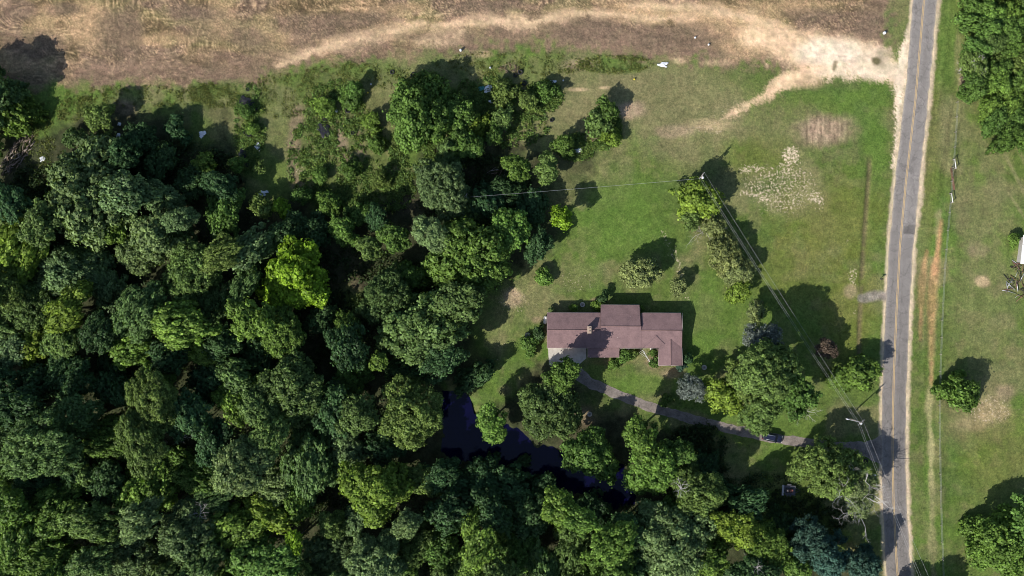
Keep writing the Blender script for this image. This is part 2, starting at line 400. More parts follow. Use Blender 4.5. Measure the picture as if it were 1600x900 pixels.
    col = mix(col, clay * (0.75 + 0.5 * n_fine[:, None]), clay_m * (.45 + .5 * sst(.4, .6, n_mid)))
    col = mix(col, dry * 1.5, (1 - sst(0, 7, pl_dist(X, Y, [(1468, 330), (1456, 520), (1453, 620), (1454, 700), (1456, 800), (1458, 900)]) + wob * .5)) * .7 * (1 - clay_m))
    col = mix(col, dry * 1.9, (1 - sst(0, 7, pl_dist(X, Y, [(1452, 610), (1450, 640), (1453, 660), (1455, 690), (1455, 730), (1457, 760)]) + wob * .3)) * .7)
    ditch = (1 - sst(1, 6, np.abs(X - np.interp(Y, [240, 440, 520, 640], [1360, 1346, 1343, 1342])))) * sst(235, 260, Y) * (1 - sst(560, 620, Y))
    col = mix(col, np.array([0.13, 0.105, 0.06]), ditch * .75 * sst(0.35, 0.6, n_mid + .15))
    # gravelled apron and leaf litter
    apron = (1 - sst(0, 7, pl_dist(X, Y, [(1347, 466, 2), (1365, 464, 4), (1384, 462, 5)]) + wob * .35))
    col = mix(col, np.array([0.24, 0.215, 0.19]) * (0.7 + 0.6 * n_fine[:, None]), apron * .9)
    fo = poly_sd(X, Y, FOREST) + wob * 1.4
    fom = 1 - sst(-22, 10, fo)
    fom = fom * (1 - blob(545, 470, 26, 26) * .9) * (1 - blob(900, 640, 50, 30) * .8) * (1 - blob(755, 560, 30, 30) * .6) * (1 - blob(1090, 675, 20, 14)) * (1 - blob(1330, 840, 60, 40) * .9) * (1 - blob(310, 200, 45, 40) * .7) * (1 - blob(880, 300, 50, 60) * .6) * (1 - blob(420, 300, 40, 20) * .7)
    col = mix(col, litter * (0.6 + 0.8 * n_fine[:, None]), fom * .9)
    # shrub beds of chipped bark by the house
    bed = np.maximum.reduce([blob(1030, 560, 8, 16), blob(950, 566, 40, 6) * .5])
    col = mix(col, np.array([0.20, 0.11, 0.075]), bed * .7)
    col = col * (0.80 + 0.40 * n_fine)[:, None]
    # mowing and wheel lanes parallel to the road on the far verge
    lanes = sst(1420, 1432, X) * fm * 0 + sst(1425, 1440, X)
    col = col * (1 + lanes * (fbm((X - road_x(Y)) / 5 + (n_mid - .5) * 2, Y / 130, 97, 3) - .5) * (0.7 - .5 * sst(50, 110, X - road_x(Y))))[:, None]
    for pts in ([(1570, 240), (1600, 300), (1650, 400)], [(1590, 230), (1640, 330)], [(1575, 300), (1600, 340)]):
        col = mix(col, dry * 1.35, (1 - sst(0, 5, pl_dist(X, Y, pts) + wob * .25)) * .6)
    # height
    z = (n_big - .5) * 0.5 + (n_mid - .5) * 0.22 + (n_fine - .5) * 0.06
    z = z + fm * ((st - .5) * 0.22 + (st2 - .5) * 0.20)
    calm = np.minimum.reduce([sst(24, 60, np.abs(X - road_x(Y))), sst(4, 26, pl_dist(X, Y, DRIVE)), sst(0, 50, np.maximum(np.maximum(845 - X, X - 1075), np.maximum(470 - Y, Y - 585))), sst(0, 20, np.hypot(X - 1365, Y - 464) - 20)])
    z = z * calm - 0.03
    z = z - 0.28 * ditch * calm
    pd = poly_sd(X, Y, POND) + wob * .6
    z = z - 1.3 * (1 - sst(-16, 10, pd))
    return col, speck, z, fm, np.clip(sandm, 0, 1), np.clip(np.maximum(edge_l, edge_r), 0, 1) * .8

# ------------------------------------------------------------------ ground, field and sandy track: one grid, cut where the surface changes
def build_ground():
    step = 1.9
    xs = np.concatenate([[-4000, -2200, -1200, -700, -400, -200, -110], np.arange(-60, 1660.1, step), [1710, 1800, 2000, 2300, 2800, 3800, 5600]])
    ys = np.concatenate([[-4000, -2200, -1200, -700, -400, -200, -110], np.arange(-60, 960.1, step), [1010, 1100, 1300, 1600, 2100, 3100, 4900]])
    gx, gy = np.meshgrid(xs, ys)
    px, py = gx.ravel(), gy.ravel()
    col, speck, z, fm, sm, sh = land(px, py)
    far = sst(60, 160, np.maximum(np.maximum(-px, px - 1600), np.maximum(-py, py - 900)))
    avg = mix(np.tile(np.array([0.105, 0.128, 0.046]), (len(px), 1)), np.array([0.27, 0.205, 0.125]), fm)
    col = col + (avg - col) * far[:, None]; z = z * (1 - far) - .05 * far
    v = np.stack([(px - 800) / S, (450 - py) / S, z], 1)
    nx, ny = len(xs), len(ys)
    i = np.arange((nx - 1) * (ny - 1)); a = (i // (nx - 1)) * nx + i % (nx - 1)
    f = np.stack([a, a + nx, a + nx + 1, a + 1], 1)
    cx = px[f].mean(1); cy = py[f].mean(1)
    isand = sm[f].mean(1) > 0.55
    ifld = (fm[f].mean(1) > 0.5) & ~isand
    for name, sel in (('ground', ~(isand | ifld)), ('bare_field', ifld), ('dirt_track', isand)):
        ff = f[sel]
        used = np.unique(ff)
        remap = np.full(len(v), -1); remap[used] = np.arange(len(used))
        c4 = np.concatenate([np.clip(col[used], 0.005, 0.9), (.66 - .40 * np.maximum(sm, sh) - .04 * fm)[used][:, None]], 1)
        me = arr_mesh(name, v[used], remap[ff], M_ground, True, c4)
        at = me.attributes.new('Speck', 'FLOAT', 'POINT')
        at.data.foreach_set('value', speck[used].astype(np.float32))
        tag(link(name, me), kind='structure')
build_ground()

# pond water
def water_material():
    m, nt, p = new_mat('pond_water')
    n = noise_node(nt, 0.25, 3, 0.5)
    r = ramp(nt, n.outputs[0], [(0.3, (0.002, 0.0018, 0.016)), (0.7, (0.003, 0.0026, 0.024))])  # navy of the reflected sky put into the base colour
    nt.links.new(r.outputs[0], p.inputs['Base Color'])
    p.inputs['Roughness'].default_value = 0.03
    p.inputs['IOR'].default_value = 1.33
    n2 = noise_node(nt, 1.6, 3, 0.6)
    bump(nt, p, n2.outputs[0], 0.04, 0.02)
    return m
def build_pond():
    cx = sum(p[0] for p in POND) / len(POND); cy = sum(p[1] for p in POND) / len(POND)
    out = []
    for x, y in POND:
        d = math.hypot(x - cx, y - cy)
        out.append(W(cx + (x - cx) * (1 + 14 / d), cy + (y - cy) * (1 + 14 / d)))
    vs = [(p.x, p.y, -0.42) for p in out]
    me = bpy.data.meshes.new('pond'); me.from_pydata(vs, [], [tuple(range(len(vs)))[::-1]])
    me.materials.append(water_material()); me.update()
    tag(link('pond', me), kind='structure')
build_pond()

# road and drive
def asphalt_material(name, base, dark, wheel):
    m, nt, p = new_mat(name)
    a = N(nt, 'ShaderNodeAttribute', attribute_name='Col')     # r: across, g: worn edge
    n1 = noise_node(nt, 0.5, 5, 0.65); n2 = noise_node(nt, 6, 4, 0.7)
    r1 = ramp(nt, n1.outputs[0], [(0.3, dark), (0.65, base)])
    r2 = ramp(nt, n2.outputs[0], [(0.3, (0.70, 0.70, 0.70)), (0.7, (1.3, 1.3, 1.3))])
    c = mixc(nt, r1.outputs[0], r2.outputs[0], 1.0, 'MULTIPLY')
    c = mixc(nt, c, a.outputs['Color'], 1.0, 'MULTIPLY')
    vo = N(nt, 'ShaderNodeTexVoronoi', feature='DISTANCE_TO_EDGE'); vo.inputs['Scale'].default_value = 0.33
    tcv = N(nt, 'ShaderNodeTexCoord'); wv = noise_node(nt, 1.3, 3, 0.6)
    av = N(nt, 'ShaderNodeVectorMath', operation='ADD'); nt.links.new(tcv.outputs['Object'], av.inputs[0]); nt.links.new(wv.outputs['Color'], av.inputs[1])
    nt.links.new(av.outputs[0], vo.inputs['Vector'])
    rv = ramp(nt, vo.outputs['Distance'], [(0.0, (0.62, 0.62, 0.64)), (0.035, (1, 1, 1))])
    c = mixc(nt, c, rv.outputs[0], 0.8, 'MULTIPLY')
    nt.links.new(c, p.inputs['Base Color'])
    p.inputs['Roughness'].default_value = 0.9; p.inputs['Specular IOR Level'].default_value = 0.2
    bump(nt, p, n2.outputs[0], 0.4, 0.03)
    return m
def strip(name, centre, z, mat, ncross, colfun, parent=None):
    """centre: list of (px, py, left, right) sampled along"""
    pts = [(Vector((c[0], c[1])), c[2], c[3]) for c in centre]
    v = []; col = []
    for i, (p, l, r) in enumerate(pts):
        t = (pts[min(i + 1, len(pts) - 1)][0] - pts[max(i - 1, 0)][0]).normalized()
        n = Vector((-t.y, t.x))        # to the left of travel in pixel space
        for k in range(ncross):
            u = k / (ncross - 1)
            q = p + n * (l + (r - l) * u)
            cr = (1 - (2 * u - 1) ** 2) * 0.05
            w = W(q.x, q.y)
            v.append((w.x, w.y, z + cr))
            col.append((*colfun(u, q.x, q.y), 1))
    f = []
    for i in range(len(pts) - 1):
        for k in range(ncross - 1):
            a = i * ncross + k
            f.append((a, a + 1, a + ncross + 1, a + ncross))
    me = arr_mesh(name, v, f, mat, True, col)
    if me.polygons[0].normal.z < 0: me.flip_normals()
    return link(name, me, parent)
M_asph = asphalt_material('road_asphalt', (0.255, 0.234, 0.216), (0.202, 0.185, 0.172), 0)
rnd = random.Random(5)
rc = []
for y in np.arange(-390, 1290, 3.0):
    x = float(road_x(y))
    nl = float(fbm(np.array([0.5]), np.array([y / 16.0]), 3, 3)[0] - .5) * 3.5
    nr = float(fbm(np.array([9.5]), np.array([y / 16.0]), 5, 3)[0] - .5) * 4
    rc.append((x, y, 17.0 + nl, -(20.5 + nr)))
def road_col(u, x, y):
    lane = 0.96 + 0.05 * math.cos(u * 4 * math.pi)          # paler wheel paths
    patch = 1.0
    if u > 0.45 and 270 < y < 372: patch = 1.10
    if u > 0.5 and 352 < y < 366: patch = 0.66
    streak = 0.93 + 0.15 * float(vnoise(np.array([u * 14.0]), np.array([y / 120.0]), 8)[0])
    south = 1.0 - 0.2 * min(1, max(0, (y - 180) / 450))
    k = lane * patch * streak * south
    e = max(0, (abs(u - .5) - .44) / .06)
    return (k * (1 + .6 * e), k * (1 + .5 * e), k * (1 + .3 * e))
road = tag(strip('road', rc, 0.03, M_asph, 25, road_col), kind='structure')
M_yellow = simple('faded_yellow_paint', (0.54, 0.37, 0.17), (0.36, 0.27, 0.16), 2.2, 0.8, bstr=0)
for off in (-1.45, 0.45):
    cl = [(x, y, -off, -off - 1.05) for x, y, l, r in rc]
    strip('centre_line', cl, 0.055 + 0.03, M_yellow, 2, lambda u, x, y: (1, 1, 1), road)
M_drive = asphalt_material('driveway_gravel', (0.235, 0.200, 0.175), (0.115, 0.100, 0.088), 0)
dc = []
acc = 0
for p, q in zip(DRIVE[:-1], DRIVE[1:]):
    n = max(2, int(math.hypot(q[0] - p[0], q[1] - p[1]) / 2.2))
    for k in range(n):
        t = k / n
        w = p[2] + (q[2] - p[2]) * t
        a = float(fbm(np.array([acc / 5.0]), np.array([.5]), 23, 3)[0] - .5) * 5; b = float(fbm(np.array([acc / 5.0]), np.array([7.5]), 29, 3)[0] - .5) * 5
        acc += 1
        dc.append((p[0] + (q[0] - p[0]) * t, p[1] + (q[1] - p[1]) * t, w + a, -w + b))
tag(strip('driveway', dc, 0.005, M_drive, 9, lambda u, x, y: (1 + .25 * abs(2 * u - 1) ** 4,) * 3), kind='structure')

# ------------------------------------------------------------------ tree and shrub prototypes
def crown_mesh(name, seed, R, hz, nb, lobe, leaf, per, keep=1.0, spread=0.62, ragged=0.25, yell=0.25):
    """leaves set on clumps, clumps set on boughs; centred on the crown's middle"""
    g = np.random.default_rng(seed)
    B = [(np.array([g.uniform(-.1, .1) * R, g.uniform(-.1, .1) * R, hz * 0.45]), R * 0.36)]
    nb = int(nb * 1.35); ph = g.uniform(0, 6.28, 2)
    for i in range(nb):
        a = i * 2.399963 + g.uniform(-.4, .4)
        d = R * spread * (0.55 + 0.55 * ((i + .6) / nb)) * g.uniform(0.85, 1.12)
        d *= 1 + .20 * math.sin(2 * a + ph[0]) + .16 * math.sin(3 * a + ph[1])
        rb = R * g.uniform(0.15, 0.37)
        d = min(d, R * (1.06 + ragged * g.uniform(-.7, .8)) - rb * .75)
        zz = hz * (0.52 - 1.05 * (d / R) ** 1.4 + g.uniform(-.32, .34))
        B.append((np.array([math.cos(a) * d, math.sin(a) * d, zz]), rb))
    L = []; T = []
    for bi, (c, rb) in enumerate(B):
        n = int(6.2 * (rb / lobe) ** 2 * keep) + 3
        for _ in range(n):
            d = g.normal(size=3); d /= np.linalg.norm(d)
            if d[2] < -0.35: d[2] = -d[2] * .6
            p = c + d * np.array([1, 1, .85]) * rb * g.uniform(.66, 1.2)
            if any(np.linalg.norm((p - c2)) < r2 * .72 for j, (c2, r2) in enumerate(B) if j != bi): continue
            L.append(np.concatenate([p, d, [lobe * g.uniform(.55, 1.3)], g.uniform(.6, 1.5, 3)]))
            T.append(g.uniform(0, 1))
    L = np.array(L); T = np.array(T)
    m = len(L)
    cnt = np.maximum(12, (per * (L[:, 6] / lobe) ** 2 * g.uniform(.6, 1.25, m)).astype(int))
    idx = np.repeat(np.arange(m), cnt)
    n = len(idx)
    d = g.normal(size=(n, 3)); d /= np.linalg.norm(d, axis=1)[:, None]
    od = L[idx, 3:6]
    flip = (d * od).sum(1) < -0.25
    d[flip] -= 2 * (d[flip] * od[flip]).sum(1)[:, None] * od[flip]
    stray = np.where(g.uniform(size=n) < .14, g.uniform(1.1, 1.75, n), 1.0)
    pos = L[idx, :3] + d * (L[idx, 6] * stray * (0.30 + 0.70 * np.sqrt(g.uniform(size=n))))[:, None] * L[idx, 7:10] * np.array([1, 1, .8])
    nor = d * .95 + np.array([0, 0, .40]) + g.normal(size=(n, 3)) * .38
    nor /= np.linalg.norm(nor, axis=1)[:, None]
    t = np.cross(nor, g.normal(size=(n, 3))); t /= np.linalg.norm(t, axis=1)[:, None]
    b = np.cross(nor, t)
    s = leaf * g.uniform(.6, 1.35, n)
    ln = t * s[:, None]; wd = b * (s * g.uniform(.34, .5, n))[:, None]
    droop = nor * (s * .16)[:, None]
    v = np.stack([pos - ln * .5 - droop, pos + wd - ln * .05 + droop * .6, pos + ln * .55 - droop, pos - wd - ln * .05 + droop * .6], 1).reshape(-1, 3)
    f = np.arange(n * 4).reshape(n, 4)
    br = (0.62 + 0.70 * T[idx]) * g.uniform(.62, 1.42, n)
    ye = yell * (T[idx] * .6 + g.uniform(0, .6, n))
    c = np.stack([br * (1 + ye * .45), br * (1 + ye * .15), br * (1 - ye * .25), np.ones(n)], 1)
    return arr_mesh(name, v, f, M_leaf, False, np.repeat(c, 4, 0)), B

def trunk_mesh(name, seed, B, R, thick=0.055):
    """unit height: z 0..1 up to the crown's middle; limbs reach the boughs"""
    r = random.Random(seed)
    mb = MB()
    t = R * thick
    lean = (r.uniform(-.04, .04) * R, r.uniform(-.04, .04) * R)
    mb.tube([(0, 0, -.04), (0, 0, .03), (lean[0] * .4, lean[1] * .4, .35), (lean[0], lean[1], .72), (lean[0] * 1.3, lean[1] * 1.3, 1.05)], [t * 1.5, t * 1.1, t * .9, t * .7, t * .3], 7)
    for i, (c, rb) in enumerate(B[1:]):
        if i % 2 and len(B) > 9: continue
        z0 = r.uniform(.5, .8)
        mid = (lean[0] + c[0] * .5, lean[1] + c[1] * .5, z0 + .16)
        mb.tube([(lean[0], lean[1], z0), mid, (c[0] * .95, c[1] * .95, z0 + .30)], [t * .5, t * .36, t * .1], 5)
    return mb.mesh(name, M_bark)

def twig_mesh(name, seed, R, hz, n0, depth, r0, mat, up=0.55):
    """bare forking branches, centred like a crown"""
    r = random.Random(seed)
    mb = MB()
    def grow(p, d, ln, rad, k):
        q = p; pts = [p]
        dd = d.copy()
        for _ in range(3):
            dd = (dd + Vector((r.uniform(-.22, .22), r.uniform(-.22, .22), r.uniform(-.1, .16)))).normalized()
            q = q + dd * ln / 3
            pts.append(q)
        mb.tube(pts, [rad, rad * .8, rad * .62, rad * .45], 4 if k else 5, False)
        if k <= 0: return
        for j in range(r.choice((2, 3, 3))):
            s = pts[r.choice((1, 2, 3, 3))]
            nd = (dd + Vector((r.uniform(-.9, .9), r.uniform(-.9, .9), r.uniform(-.35, .5)))).normalized()
            grow(s, nd, ln * r.uniform(.5, .75), rad * .5, k - 1)
    for i in range(n0):
        a = i * 2 * math.pi / n0 + r.uniform(-.4, .4)
        d = Vector((math.cos(a), math.sin(a), up * r.uniform(.4, 1.4))).normalized()
        grow(Vector((0, 0, -hz * .6)), d, R * r.uniform(.5, .75), r0, depth)
    return mb.mesh(name, mat)

PROTO = {}
def proto(kind, R, **k):
    me, B = crown_mesh('%s_crown' % kind, k.pop('seed'), R, k.pop('hz', .88 * R), k.pop('nb'), k.pop('lobe'), k.pop('leaf'), k.pop('per'), **k)
    PROTO.setdefault(kind, []).append((R, me, trunk_mesh('%s_trunk' % kind, len(B), B, R)))
for sd in range(3):
    proto('oak', 8.0, seed=10 + sd, nb=16, lobe=0.85, leaf=.50, per=58, yell=.25, ragged=.35)
    proto('fine', 8.0, seed=20 + sd, nb=18, lobe=0.68, leaf=.38, per=44, yell=.25, keep=.95, ragged=.35)
    proto('gum', 7.0, seed=30 + sd, nb=11, lobe=.9, leaf=.55, per=58, yell=.35, ragged=.4)
for sd in range(4):
    proto('oak', 4.6, seed=40 + sd, nb=10, lobe=0.72, leaf=.47, per=46, yell=.25, ragged=.45)
    proto('fine', 4.6, seed=50 + sd, nb=11, lobe=0.56, leaf=.36, per=40, yell=.25, ragged=.4)
    proto('gum', 4.2, seed=60 + sd, nb=9, lobe=.76, leaf=.5, per=46, yell=.35, ragged=.5)
for sd in range(3):
    proto('oak', 2.4, seed=70 + sd, nb=6, lobe=.6, leaf=.36, per=50, ragged=.4)
    proto('gum', 2.2, seed=80 + sd, nb=6, lobe=.6, leaf=.40, per=46, yell=.35, ragged=.5)
    proto('fine', 2.4, seed=90 + sd, nb=6, lobe=.5, leaf=.28, per=46, ragged=.35)
    proto('bush', 1.8, seed=100 + sd, nb=6, lobe=.45, leaf=.26, per=44, hz=1.2, ragged=.3)
    proto('wisp', 4.4, seed=110 + sd, nb=10, lobe=.7, leaf=.29, per=54, keep=1.1, ragged=.45, yell=.2, hz=2.8)
    proto('wisp', 2.2, seed=120 + sd, nb=7, lobe=.45, leaf=.24, per=40, keep=1.1, ragged=.5, yell=.2, hz=1.5)
    proto('cedar', 4.0, seed=130 + sd, nb=14, lobe=.5, leaf=.3, per=40, hz=4.2, ragged=.4, yell=.1)
TWIG_BIG = [twig_mesh('bare_branches', 200 + i, 4.6, 3, 6, 4, .11, M_pale) for i in range(2)]
TWIG_SMALL = [twig_mesh('bare_branches', 210 + i, 2.4, 1.5, 8, 3, .055, M_pale) for i in range(2)]

COLR = {'grey': (.124, .192, .076), 'mid': (.089, .163, .036), 'dark': (.048, .100, .038), 'lime': (.162, .285, .025), 'yellow': (.146, .224, .036), 'olive': (.117, .182, .049), 'blue': (.053, .109, .079),
        'bright': (.117, .206, .041), 'pale': (.192, .242, .092), 'purple': (.090, .072, .056), 'silver': (.150, .178, .156), 'forest': (.093, .157, .050)}
WORD = {'grey': 'grey-green', 'mid': 'mid-green', 'dark': 'dark green', 'lime': 'lime green', 'yellow': 'yellow-green', 'olive': 'olive', 'blue': 'blue-green', 'bright': 'bright green', 'pale': 'pale', 'purple': 'purple-brown', 'silver': 'silvery', 'forest': 'deep green'}
rt = random.Random(77)
USED_LABELS = set()
def tree(px, py, r, top, kind, colour, label, cat='tree', name=None, group=None, twigs=None, hzf=None):
    R = r / S * (H - top * .7) / H
    cand = PROTO[kind]
    best = min(abs(math.log(R / c[0])) for c in cand)
    sel = [c for c in cand if abs(math.log(R / c[0])) < best + .02]
    R0, cm, tm = rt.choice(sel)
    s = R / R0 * 1.04
    hz = hzf or {'bush': .7, 'cedar': 1.05, 'wisp': .64}.get(kind, .88)
    if kind == 'bush' and top <= 4 and py < 300: hz = .42
    half = hz * R
    zc = max(top - half * 1.05, half * .62)
    base = W(px, py, zc + half * .35); base.z = -.02
    root = empty(name or ('shrub' if cat == 'shrub' else kind_name[kind]), base, rt.uniform(0, 6.28))
    sz = s * rt.uniform(.92, 1.12)
    ax = rt.uniform(.76, 1.28) if group else rt.uniform(.93, 1.08)
    cr = link('crown', cm, root, (0, 0, zc), (rt.uniform(-.16, .16), rt.uniform(-.16, .16), 0), (s * ax, s / ax, sz))
    k = COLR[colour]; j = rt.uniform(.86, 1.16); h = rt.uniform(-.07, .05)
    cr.color = (k[0] * j * (1 + h), k[1] * j, k[2] * j * (1 - h), 1)
    link('trunk' if cat != 'shrub' else 'stem', tm, root, (0, 0, 0), None, (s, s, zc))
    if twigs:
        if twigs[1] > 1.3: link('bare_branches', TWIG_BIG[1], root, (.6, -.4, zc + half * .4), (0, 0, 1.2), (twigs[1] * .9,) * 3)
        tw = link('bare_branches', twigs[0], root, (0, 0, zc + half * (.7 if twigs[1] > 1.3 else .15)), None, (twigs[1],) * 3)
    tag(root, label, cat, group)
    return root
kind_name = {'oak': 'oak_tree', 'fine': 'broadleaf_tree', 'gum': 'sweetgum_tree', 'wisp': 'sparse_tree', 'cedar': 'cedar_tree', 'bush': 'shrub'}

